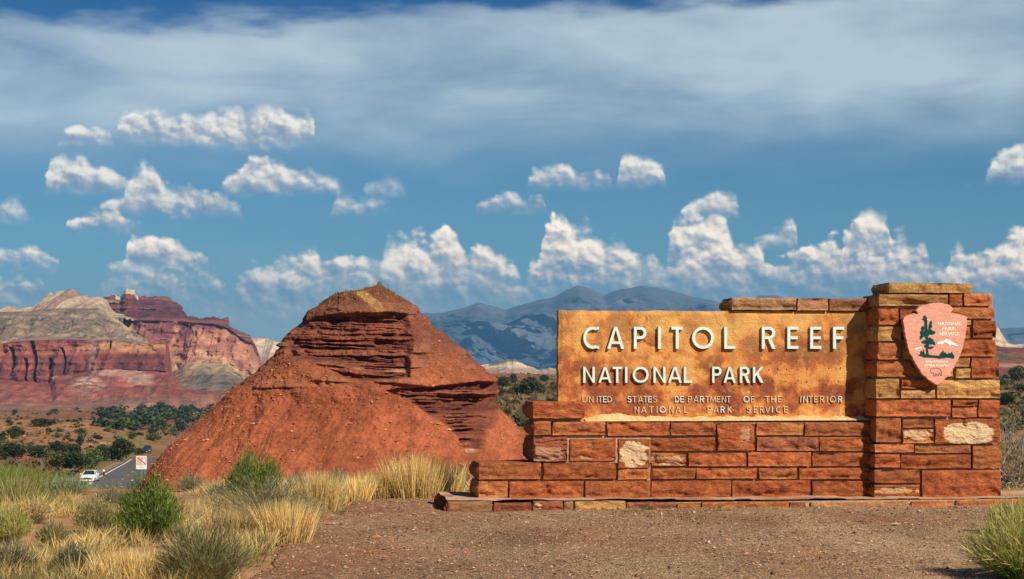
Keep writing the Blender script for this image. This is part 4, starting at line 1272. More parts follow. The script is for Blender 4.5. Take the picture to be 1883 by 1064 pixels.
    parts = [F0.reshape(-1, 3)]; faces = [grid_faces(nz, nx)]
    n = nx * nz
    # left end and top
    nd = 5
    L = F0[:, 0][:, None, :] + np.array([0, 1, 0]) * np.linspace(0, .12, nd)[None, :, None] + np.array([1, 0, 0]) * (.012 * fbm(Z[:, 0][:, None] / .05, np.linspace(0, .12, nd)[None] / .03, 0, 2, 563))[..., None] * (np.linspace(0, 1, nd) > 0)[None, :, None]
    parts.append(L.reshape(-1, 3)); faces.append(grid_faces(nz, nd)[:, ::-1] + n); n += nz * nd
    Tp = F0[-1][:, None, :] + np.array([0, 1, 0]) * np.linspace(0, .12, nd)[None, :, None]
    parts.append(Tp.reshape(-1, 3)); faces.append(grid_faces(nx, nd) + n); n += nx * nd
    bk = np.array([(u0, V_PAN + .12, zb - .02), (u1, V_PAN + .12, zb - .02), (u1, V_PAN + .12, ztp), (u0, V_PAN + .12, ztp)])
    parts.append(bk); faces.append(np.array([[0, 3, 2, 1]]) + n)
    m, g, bs, out = new_mat('ochre_slab')
    co = g.n('ShaderNodeTexCoord').outputs['Object']
    sp = g.n('ShaderNodeSeparateXYZ'); g.put(sp.inputs[0], co)
    n1 = g.noise(co, 2.3, 4, .52, .4); n2 = g.noise(g.vadd(co, (7, 3, 1)), 6.0, 5, .55, .5); n3 = g.noise(co, 40, 6, .7); n4 = g.noise(g.vadd(co, (1, 9, 4)), 11, 4, .6)
    f = g.m('ADD', g.m('MULTIPLY', n1, .60), g.m('MULTIPLY', n2, .40))
    # rustier towards the middle and lower right, paler along the top
    f = g.m('ADD', f, g.ss(sp.outputs[2], zb + .85, ztp, 0, -.07))
    c = g.ramp(f, [(.38, (.64, .34, .10)), (.46, (.58, .25, .066)), (.495, (.48, .165, .042)), (.53, (.34, .095, .030)), (.59, (.21, .058, .025))])
    c = g.mix(g.m('MULTIPLY', g.ss(n4, .54, .68), .30), c, (.64, .38, .13))
    c = g.mix(g.m('MULTIPLY', g.ss(sp.outputs[2], zb + .30, ztp - .02), g.m('MULTIPLY', g.ss(n2, .42, .6), .55)), c, (.44, .27, .085))
    c = g.mix(g.m('MULTIPLY', g.ss(n3, .56, .72), .5), c, (.25, .10, .045))
    st_ = g.noise(g.vadd(g.vmul(co, (1, 1, .8)), (4, 2, 9)), 3.3, 5, .6, 1.0)
    c = g.mix(g.m('MULTIPLY', g.ss(st_, .55, .66), .55), c, (.30, .085, .032))
    v = g.voro(g.vadd(co, g.vmul(g.noise(co, 20, 2, .5, out='Color'), (.05, .05, .05))), 55, 'F1')
    c = g.mix(g.m('MULTIPLY', g.ss(v, .13, .04), .18), c, (.80, .58, .30))
    g.put(bs.inputs['Base Color'], c); bs.inputs['Roughness'].default_value = .8
    bump(g, bs, g.m('ADD', n3, g.m('ADD', g.m('MULTIPLY', n4, .8), g.m('MULTIPLY', v, .3))), .012)
    panel = link('panel_slab', mesh_data('panel_slab', np.concatenate(parts), [np.concatenate(faces)], m, True), root)
    # ragged mortar fillet along the foot of the slab
    ua, _ = loc_at(1076, 775, V_PAN); ub, _ = loc_at(1553, 775, V_PAN)
    ub2, _ = loc_at(1600, 775, V_PAN)
    U = np.linspace(ua - .02, ub2, 260); hh = .045 + .022 * fbm(U / .15, 0, 0, 4, 571) + .012 * fbm(U / .03, 0, 0, 2, 572) + .03 * np.exp(-((U - ua - .35) / .2) ** 2)
    rows = []
    for k_, (dv, fz) in enumerate(((-.165, 0), (-.12, .35), (-.06, .7), (-.02, 1.0), (.02, 1.02))):
        rows.append(np.stack([U, V_PAN + dv + .010 * fbm(U / .05, k_ * 3.0, 0, 3, 573), zb - .012 + hh * fz], -1))
    Vv = np.stack(rows).reshape(-1, 3)
    link('mortar_fillet', mesh_data('mortar_fillet', Vv, grid_faces(5, 260), mat_plain('pale_mortar', (.66, .45, .21), .95, .1, nscale=30, namp=.3, bdist=.015), True), panel)

    metal = mat_plain('painted_metal_letter', (.56, .68, .64), .45, .4, nscale=18, namp=.08)
    metal2 = mat_plain('tan_metal_letter', (.60, .46, .30), .5, .4, nscale=30, namp=.2)  # tan tone for most of the small letters
    for ch, a, b in (('C', 1072, 1101), ('A', 1116, 1147), ('P', 1165, 1188), ('I', 1208, 1216), ('T', 1234, 1255), ('O', 1272, 1312), ('L', 1331, 1351),
                     ('R', 1400, 1425), ('E', 1447, 1467), ('E', 1489, 1509), ('F', 1531, 1551)):
        make_letter(ch, a, b, 600.5, 641, 5.3, V_PAN - .016, .026, metal, panel)
    for ch, a, b in (('N', 1072, 1093), ('A', 1100, 1124), ('T', 1126, 1143), ('I', 1148, 1154), ('O', 1163, 1192), ('N', 1201, 1223), ('A', 1228, 1253), ('L', 1257, 1272),
                     ('P', 1309, 1326), ('A', 1330, 1352), ('R', 1360, 1378), ('K', 1384, 1403)):
        make_letter(ch, a, b, 674, 703.5, 4.1, V_PAN - .016, .022, metal, panel)
    w8 = {'I': 2.4, 'O': 11, 'M': 10, 'A': 9.5, 'D': 8, 'N': 8, 'E': 6.5, 'F': 6.5, 'L': 6.5, 'C': 8, 'S': 7, 'V': 9}
    row1 = [('U', 1071), ('N', 1083), ('I', 1096.5), ('T', 1100), ('E', 1109), ('D', 1117), ('S', 1154), ('T', 1163), ('A', 1173), ('T', 1183), ('E', 1192), ('S', 1201),
            ('D', 1241), ('E', 1251), ('P', 1265), ('A', 1275), ('R', 1287), ('T', 1297), ('M', 1306), ('E', 1318), ('N', 1327), ('T', 1336),
            ('O', 1367), ('F', 1381), ('T', 1407), ('H', 1418), ('E', 1431), ('I', 1471), ('N', 1477), ('T', 1487), ('E', 1497), ('R', 1508), ('I', 1519.5), ('O', 1526), ('R', 1541)]
    row2 = [('N', 1167), ('A', 1179), ('T', 1194), ('I', 1207), ('O', 1213), ('N', 1230), ('A', 1242), ('L', 1258), ('P', 1301), ('A', 1312), ('R', 1325), ('K', 1338),
            ('S', 1373), ('E', 1386), ('R', 1397), ('V', 1407), ('I', 1419), ('C', 1427), ('E', 1442)]
    for rw, y0, y1 in ((row1, 728, 739.5), (row2, 747, 758.5)):
        for i, (ch, a) in enumerate(rw):
            lost = rw is row1 and i in (0, 11)
            make_letter(ch, a, a + w8.get(ch, 7.5), y0, y1, 1.1 if lost else 1.4, V_PAN - .012, .003 if lost else .007, metal if (rw is row1 and i in (6, 12, 13)) or (i % 6 == 4 and not lost) else metal2, panel)
    # fixing studs left where letters are gone
    b = MB()
    for py, lst in ((677, (1415, 1431, 1447, 1467, 1485, 1524, 1538, 1546)), (700, (1422, 1445, 1468, 1484, 1507, 1523, 1542))):
        for px in lst:
            u, z = loc_at(px, py + rng.uniform(-1.5, 1.5), V_PAN); r = rng.uniform(.005, .009)
            b.tube([(u, V_PAN + .01, z), (u, V_PAN - .012, z), (u, V_PAN - .018, z)], [r, r, r * .6], 6)
    b.build('fixing_studs', mortar, panel, kind='stuff')

    # ---- coping on the panel
    cp = core('coping', V_PAN + .02, .70, 1350, 550, 1606, 569, root)
    stones(cp, V_PAN - .035, .48, [(1345, 547, 1464, 570, 'g', {'endL': True, 'rough': .8}), (1466, 548, 1522, 571, 'g', {'rough': .8}), (1525, 548.5, 1606, 571.5, 'g', {'rough': .8})])
    # wall behind the slab that carries the coping
    core('backing_wall', V_PAN + .123, .70, 1352, 571, 1606, 775, root)

    # ---- pillar
    pc = core('pillar', V_PIL + .06, .42, 1618, 543, 1825, 917, root)
    E = {'endL': True, 'endb': .5}; Rr = {'endR': True, 'endb': .6}
    dp = .60
    stones(pc, V_PIL, .57, [
        (1634, 520, 1787, 539, 'y', {'endL': True, 'endR': True, 'rough': .7}), (1616, 541, 1743, 563, 'y', E), (1773, 539, 1824, 562, 'o', Rr),
        (1615, 567, 1652, 597, 'r', E), (1745, 565, 1828, 586, 'o', Rr),
        (1614, 600, 1657, 627, 'y', E), (1789, 589, 1832, 621, 'r', Rr),
        (1614, 630, 1652, 661, 'r', E), (1758, 624, 1832, 655, 'r', Rr),
        (1612, 664, 1693, 693, 'r', E), (1787, 658, 1838, 695, 'r', Rr),
        (1611, 696, 1654, 732, 'y', E), (1723, 698, 1838, 732, 'y', Rr),
        (1611, 735, 1748, 766, 'r', E), (1800, 735, 1838, 767, 'r', Rr),
        (1611, 769, 1657, 813, 'o', E), (1720, 770, 1838, 816, 'r', {'endR': True, 'patchdef': (1781, 796, 49, 20, .42), 'rough': .6}),
        (1608, 817, 1680, 832, 'o', E), (1789, 819, 1841, 861, 'o', Rr),
        (1608, 835, 1654, 860, 'r', E),
        (1608, 863, 1692, 888, 'r', E), (1608, 891, 1692, 916, 'r', {'endL': True, 'patchdef': (1652, 901, 37, 6, 2.0, .6), 'rough': .5}), (1696, 864, 1841, 917, 'r', Rr)])
    stones(pc, V_PIL, .14, [
        (1746, 541, 1770, 562, 'r'), (1655, 568, 1742, 597, 'r'), (1660, 600, 1784, 622, 'o'), (1760, 588, 1786, 597, 'y'), (1660, 624.5, 1700, 661, 'y'), (1703, 625, 1755, 661, 'r'),
        (1696, 664, 1753, 693, 'y'), (1757, 658, 1784, 674, 'y'), (1757, 677, 1784, 695, 'y'),
        (1657, 698, 1720, 714, 'r'), (1657, 717, 1720, 732, 'y'), (1751, 735, 1797, 746, 'r'), (1751, 749, 1797, 767, 'o'),
        (1660, 770, 1717, 786, 'r'), (1660, 789, 1717, 815, 'o', {'patchdef': (1689, 799, 26, 8, 1.5, .7)}),
        (1683, 819, 1786, 833, 'o'), (1657, 836, 1786, 861, 'r')])
    build_plaque(root)
    return root


def crack(U, Z):
    ua, za = loc_at(945, 909, V_LEFT); ub, zb = loc_at(1055, 899, V_LEFT)
    t = (U - ua) / (ub - ua)
    zc = za + (zb - za) * np.clip(t, 0, 1) + .05 * np.sin(np.clip(t, 0, 1) * 3.1) + .012 * fbm(U / .08, 0, 0, 3, 581)
    return -.022 * np.exp(-((Z - zc) / .008) ** 2) * (t > 0) * (t < 1)


def build_plaque(root):
    vf = V_PIL - .14
    P = [(1703, 560.3), (1713, 558.4), (1724.6, 557), (1735, 557.8), (1742, 559.5), (1748, 562), (1750, 564.5), (1753, 567.5), (1751, 571), (1748, 574), (1753.4, 576.0), (1765, 578), (1775.4, 580.3),
         (1778.6, 584), (1777.6, 600), (1775.4, 619.5), (1770.3, 639.8), (1761.8, 661.8), (1748, 685.5), (1734.8, 699), (1724.6, 707.5), (1712.8, 700.7), (1697.5, 689), (1684, 668.6), (1672, 645), (1665.4, 616), (1660.6, 589),
         (1662.5, 584), (1669, 579.5), (1677, 576.8), (1687.5, 577.4), (1688.2, 575), (1684.5, 571), (1688, 566.5), (1694, 563.2)]
    def uz(p, v=vf): return loc_at(p[0], p[1], v)
    # flaked edge
    Q = []
    for i in range(len(P)):
        a, b = np.array(P[i]), np.array(P[(i + 1) % len(P)]); L = np.hypot(*(b - a)); k = max(1, int(L / 2.6))
        for j in range(k):
            p = a + (b - a) * j / k
            if j: p = p + rng.uniform(-.8, .8, 2)
            Q.append(tuple(p))
    import bmesh
    bm = bmesh.new()
    front = [bm.verts.new((*[uz(p)[0]], vf, uz(p)[1])) for p in Q]
    f = bm.faces.new(front)
    cxx = np.mean([v.co.x for v in front]); czz = np.mean([v.co.z for v in front])
    r = bmesh.ops.extrude_face_region(bm, geom=[f])
    nv = [g_ for g_ in r['geom'] if isinstance(g_, bmesh.types.BMVert)]
    for v in nv:
        v.co.y += .020 + 0.0; v.co.x += (v.co.x - cxx) * .012 + .004 * math.sin(v.co.z * 90); v.co.z += (v.co.z - czz) * .012
    nf = [g_ for g_ in r['geom'] if isinstance(g_, bmesh.types.BMFace)]
    r2 = bmesh.ops.extrude_face_region(bm, geom=nf)
    for v in [g_ for g_ in r2['geom'] if isinstance(g_, bmesh.types.BMVert)]:
        v.co.y += .065; v.co.x -= (v.co.x - cxx) * .02
    bmesh.ops.delete(bm, geom=nf, context='FACES')
    bmesh.ops.recalc_face_normals(bm, faces=bm.faces)
    me = bpy.data.meshes.new('arrowhead_plaque'); bm.to_mesh(me); bm.free()
    m, g, bs, out = new_mat('pink_painted_stone')
    co = g.n('ShaderNodeTexCoord').outputs['Object']
    gn = g.n('ShaderNodeNewGeometry'); nz = g.n('ShaderNodeVectorTransform', vector_type='NORMAL', convert_from='WORLD', convert_to='OBJECT'); g.put(nz.inputs[0], gn.outputs['Normal'])
    sy = g.n('ShaderNodeSeparateXYZ'); g.put(sy.inputs[0], nz.outputs[0])
    sp = g.n('ShaderNodeSeparateXYZ'); g.put(sp.inputs[0], co)
    n = g.noise(g.vmul(co, (1, 1, 4)), 12, 5, .6)
    c = g.mix(g.ss(n, .35, .65), (.58, .245, .175), (.67, .32, .235))
    pos = g.ss(sp.outputs[1], vf + .012, vf + .03)
    c = g.mix(pos, c, (.42, .21, .10))
    g.put(bs.inputs['Base Color'], c); bs.inputs['Roughness'].default_value = .6
    bump(g, bs, g.noise(co, 30, 4, .6), .006)
    me.materials.append(m)
    pq = link('arrowhead_plaque', me, root)
    green = mat_plain('dark_green_paint', (.003, .055, .050), .8, .1, nscale=40, namp=.25)
    white = mat_plain('white_paint', (.86, .82, .74), .6, .3, nscale=40, namp=.1)
    black = mat_plain('black_paint', (.05, .045, .05), .6, .3)
    Z8 = lambda X, Y: (1640 + X / 5.91, 540 + Y / 5.91)
    def flat(name, polys, mat, lift=.002):
        mb = MB()
        for i, pl in enumerate(polys):
            q = [uz(Z8(*p)) for p in pl]
            mb.prism(q, vf - lift - .0004 * i, vf + .004)
        return mb.build(name, mat, pq)
    tree = [[(362, 230), (372, 250), (388, 262), (378, 276), (388, 292), (362, 296), (350, 305), (345, 292), (322, 272), (340, 268), (338, 245)],
            [(352, 290), (385, 290), (388, 350), (384, 440), (372, 480), (360, 440), (352, 350)],
            [(430, 290), (440, 320), (432, 330), (440, 360), (420, 380), (440, 400), (470, 408), (476, 425), (455, 440), (430, 445), (408, 440), (395, 400), (400, 340), (412, 300)],
            [(330, 350), (348, 352), (352, 380), (345, 410), (355, 430), (345, 470), (330, 480), (318, 496), (302, 494), (304, 455), (318, 450), (304, 430), (308, 405), (322, 395), (312, 370)],
            [(350, 400), (400, 385), (410, 440), (388, 470), (360, 480), (348, 450)],
            [(410, 470), (440, 490), (470, 530), (474, 556), (440, 548), (405, 552), (385, 520), (395, 490)],
            [(322, 515), (350, 500), (375, 510), (378, 545), (345, 540), (320, 532)],
            [(366, 470), (398, 470), (402, 560), (392, 610), (402, 660), (374, 664), (370, 600)],
            [(395, 575), (430, 570), (458, 580), (440, 592), (425, 602), (398, 592)],
            [(352, 555), (372, 560), (376, 585), (356, 580)],
            [(286, 672), (308, 650), (312, 625), (322, 612), (328, 640), (338, 620), (345, 602), (352, 640), (362, 655), (400, 660), (440, 668), (515, 672), (512, 700), (440, 692), (350, 690), (320, 676)],
            [(515, 672), (530, 640), (538, 632), (545, 645), (556, 605), (566, 640), (584, 632), (590, 650), (606, 655), (622, 635), (630, 652), (655, 625), (662, 655), (678, 670), (676, 702), (600, 690), (540, 700), (508, 704)]]
    flat('tree_emblem', tree, green)
    wh = [[(492, 548), (500, 525), (530, 515), (560, 510), (592, 490), (620, 496), (650, 520), (690, 540), (732, 566), (700, 572), (650, 550), (626, 562), (600, 532), (570, 528), (540, 548), (520, 545)],
          [(246, 606), (254, 590), (300, 576), (330, 574), (322, 590), (280, 602)],
          [(595, 680), (630, 668), (668, 668), (672, 692), (630, 694)],
          [(345, 682), (390, 676), (440, 682), (430, 692), (370, 692)]]
    flat('mountain_emblem', wh[:1], white, .0045)
    for q_ in wh[1:]: flat('white_swoosh', [q_], white, .0045)
    def text(name, body, X, Y, hX, wX, mat):
        cu = bpy.data.curves.new('t', 'FONT'); cu.body = body; cu.align_x = 'CENTER'; cu.size = 1; cu.extrude = .02; cu.resolution_u = 2; cu.offset = .012
        o = bpy.data.objects.new('t', cu); COL.objects.link(o)
        dg = bpy.context.evaluated_depsgraph_get(); me = bpy.data.meshes.new_from_object(o.evaluated_get(dg)); bpy.data.objects.remove(o)
        co_ = np.empty(len(me.vertices) * 3, np.float32); me.vertices.foreach_get('co', co_); co_ = co_.reshape(-1, 3)
        lo, hi = co_[:, :2].min(0), co_[:, :2].max(0)
        u0, z0 = uz(Z8(X - wX / 2, Y + hX / 2)); u1, z1 = uz(Z8(X + wX / 2, Y - hX / 2))
        n = np.empty_like(co_)
        n[:, 0] = u0 + (co_[:, 0] - lo[0]) / (hi[0] - lo[0]) * (u1 - u0)
        n[:, 2] = z0 + (co_[:, 1] - lo[1]) / (hi[1] - lo[1]) * (z1 - z0)
        n[:, 1] = np.where(co_[:, 2] > 0, vf - .003, vf + .004)
        me.vertices.foreach_set('co', n.ravel()); me.materials.clear(); me.materials.append(mat); me.update()
        return link(name, me, pq)
    text('lettering', 'NATIONAL', 628, 322, 34, 258, white)
    text('lettering', 'PARK', 616, 377, 32, 140, white)
    text('lettering', 'SERVICE', 622, 434, 34, 220, white)
    text('lettering', 'Department', 490, 738, 36, 240, white)
    text('lettering', 'of the Interior', 492, 775, 30, 280, white)
    mb = MB()
    bear = [(436, 868), (424, 850), (420, 830), (428, 812), (450, 806), (490, 806), (515, 815), (534, 835), (540, 860), (536, 890), (526, 886), (526, 868), (516, 856), (505, 868), (508, 888), (485, 892), (490, 872), (478, 868), (468, 876), (472, 894), (448, 890), (455, 868), (446, 852), (436, 868)]
    for i in range(len(bear) - 1):
        a = uz(Z8(*bear[i])); b_ = uz(Z8(*bear[i + 1])); 
        mb.prism(stroke_rect(a[0], a[1], b_[0], b_[1], .0055), vf - .002 - .0002 * (i % 5), vf + .003)
    mb.build('bear_emblem', black, pq)

# ------------------------------------------------------------------ plants
GOLD = np.array([[.86, .64, .25], [.78, .56, .20], [.90, .72, .36], [.62, .44, .16], [.46, .34, .13]])
STRAW = np.array([[.62, .42, .17], [.42, .29, .14], [.60, .46, .24], [.34, .24, .11], [.30, .26, .10]])
GREEN = np.array([[.14, .25, .03], [.10, .18, .025], [.24, .32, .06], [.28, .30, .08], [.07, .12, .02]])
SAGE = np.array([[.24, .27, .14], [.30, .30, .17], [.17, .19, .10], [.36, .33, .19], [.13, .13, .07]])
OLIVE = np.array([[.26, .25, .09], [.34, .30, .12], [.20, .20, .07], [.42, .34, .14], [.16, .14, .06]])
LIME = np.array([[.42, .42, .11], [.34, .37, .09], [.52, .47, .17], [.26, .30, .07], [.58, .48, .20]])
TWIG = np.array([[.30, .23, .16], [.22, .16, .11], [.38, .31, .22], [.16, .11, .08]])


def scatter_disc(n, cx, cy, r, power=.6):
    a = rng.uniform(0, 6.2832, n); q = r * rng.random(n) ** power
    x = cx + np.cos(a) * q; y = cy + np.sin(a) * q
    return np.stack([x, y, gz(x, y)], -1)


def make_bush(name, label, cat, px, py, wpx, hpx, leaves, twigs, n_stem, n_leaf, leaf=(.03, .07), lw=.007, spread=1.0, upright=.5, group=None, d=None):
    """round shrub: a fan of stems from the root with narrow leaves over the outer two thirds"""
    p = hit(px, py)
    R = wpx / FPX * p[1] / 2; H = hpx / FPX * p[1]
    root = link(name, None, loc=p); root.empty_display_size = .2
    root['label'] = label; root['category'] = cat
    if group: root['group'] = group
    # stem directions
    def dirs(n):
        th = rng.uniform(0, 6.2832, n); q = np.sqrt(rng.random(n)) * spread
        rr = q * R
        hh = H * np.sqrt(np.clip(1 - (q * .93) ** 2, .06, 1)) * rng.uniform(.72, 1.05, n) * (1 + .22 * np.sin(th * 3 + px))
        return np.stack([np.cos(th) * rr * (1 + .15 * np.sin(th * 2 + py)), np.sin(th) * rr, hh], -1)
    D = dirs(n_stem); L = np.linalg.norm(D, axis=1)
    P = np.zeros((n_stem, 3)); P[:, :2] = rng.normal(0, R * .13, (n_stem, 2))
    V, Q, T, C = blade_arrays(P, 1, 1, .006, twigs, dirs=D, curl=0)
    # rescale blades to their own length
    Vr = V.reshape(-1, 5, 3); k = L[:, None, None]
    Vr[:, 2:] = P[:, None] + (Vr[:, 2:] - P[:, None]) * k
    link('stems', mesh_data('stems', Vr.reshape(-1, 3), [Q, T], leafmat(), False, C), root)
    D2 = dirs(n_leaf); t = rng.uniform(.30, 1.0, n_leaf) ** .7
    P2 = D2 * t[:, None] + rng.normal(0, .012, (n_leaf, 3)) + np.array([0, 0, .01])
    P2[:, 2] = np.maximum(P2[:, 2], .01)
    dd = D2 / np.linalg.norm(D2, axis=1)[:, None] * (1 - upright) + np.array([0, 0, upright]) + rng.normal(0, .28, (n_leaf, 3))
    V, Q, T, C = blade_arrays(P2, leaf[0], leaf[1], lw, leaves, dirs=dd, curl=.2)
    link('foliage', mesh_data('foliage', V, [Q, T], leafmat(), False, C), root)
    return root


def make_tussock(name, label, cat, px, py, wpx, hpx, pal, n, lean=.22, width=.006, group=None):
    p = hit(px, py); R = wpx / FPX * p[1] / 2; H = hpx / FPX * p[1]
    a = rng.uniform(0, 6.2832, n); q = R * .8 * rng.random(n) ** .8
    P = np.stack([np.cos(a) * q, np.sin(a) * q * .7, 0 * a], -1)
    P[:, 2] = gz(p[0] + P[:, 0], p[1] + P[:, 1]) - p[2]
    out = P / (R + 1e-6)
    D = np.stack([out[:, 0] * lean * 1.6 + rng.normal(0, lean * .5, n), out[:, 1] * lean + rng.normal(0, lean * .5, n), np.ones(n)], -1)
    V, Q, T, C = blade_arrays(P, H * .35, H * 1.08, width, pal, dirs=D, curl=.5)
    o = link(name, mesh_data(name, V, [Q, T], leafmat(), False, C), None, loc=p)
    o['label'] = label; o['category'] = cat
    if group: o['group'] = group
    return o


def sight(c):
    """grass is cropped short on the trodden strip that looks down on the road"""
    t = c[:, 0] / c[:, 1]
    s = sstep(-.252, -.238, t) * sstep(-.165, -.185, t) * sstep(18.5, 21, c[:, 1])
    return 1 - .72 * s


def grass_field(name, cents, blades_each, hmin, hmax, rad, pal, width=.006, lean=.35, **props):
    K = len(cents)
    c = np.repeat(cents, blades_each, 0); n = len(c)
    a = rng.uniform(0, 6.2832, n); q = rad * rng.random(n) ** .7
    x = c[:, 0] + np.cos(a) * q; y = c[:, 1] + np.sin(a) * q
    P = np.stack([x, y, gz(x, y) - .01], -1)
    hs = np.repeat(rng.uniform(.5, 1.15, K) * sight(cents), blades_each)
    D = np.stack([np.cos(a) * q / rad * .35 + rng.normal(0, lean, n), np.sin(a) * q / rad * .35 + rng.normal(0, lean, n), np.ones(n)], -1)
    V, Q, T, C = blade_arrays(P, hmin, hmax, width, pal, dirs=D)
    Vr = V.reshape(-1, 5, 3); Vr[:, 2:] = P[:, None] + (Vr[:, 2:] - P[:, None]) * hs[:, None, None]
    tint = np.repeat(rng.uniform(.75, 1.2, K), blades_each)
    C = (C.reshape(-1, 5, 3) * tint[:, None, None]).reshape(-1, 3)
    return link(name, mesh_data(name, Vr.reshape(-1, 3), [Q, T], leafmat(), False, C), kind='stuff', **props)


def crown_mesh(name, H, W, n, size, seed, pal, conic=0.0):
    r = np.random.default_rng(seed)
    nl = 9
    lob = np.stack([r.uniform(-.55, .55, nl) * W / 2, r.uniform(-.55, .55, nl) * W / 2, r.uniform(.28, .72, nl) * H, r.uniform(.22, .42, nl) * W], -1)
    lob[0] = (0, 0, .45 * H, .48 * W); lob[1] = (0.05 * W, 0, .72 * H, .27 * W * (1 - conic * .3)); lob[2][2] = .25 * H
    k = r.integers(0, nl, n)
    v = r.normal(0, 1, (n, 3)); v /= np.linalg.norm(v, axis=1)[:, None]
    rad = lob[k, 3] * r.uniform(.55, 1.0, n) ** .5
    C = lob[k, :3] + v * rad[:, None] * np.array([1, 1, .85 * H / W if H > W else .75])
    C[:, 2] = np.clip(C[:, 2], .03 * H, H)
    if conic: C[:, :2] *= (1 - conic * C[:, 2:3] / H)
    a = r.normal(0, 1, (n, 3)); b = r.normal(0, 1, (n, 3))
    a /= np.linalg.norm(a, axis=1)[:, None]; b -= a * (a * b).sum(1)[:, None]; b /= np.linalg.norm(b, axis=1)[:, None]
    s = size * r.uniform(.6, 1.4, n)[:, None]
    V = np.stack([C - a * s, C + b * s * .7, C + a * s, C - b * s * .7], 1).reshape(-1, 3)
    F = np.arange(4 * n).reshape(-1, 4)
    c = pal[r.integers(0, len(pal), n)] * r.uniform(.7, 1.3, (n, 1))
    return mesh_data(name, V, F, leafmat(), False, np.repeat(c, 4, 0))


JUN = np.array([[.045, .075, .028], [.06, .095, .035], [.035, .055, .025], [.085, .115, .04], [.05, .07, .04]])
JUN2 = np.array([[.10, .14, .045], [.13, .16, .06], [.075, .11, .035], [.16, .18, .07]])

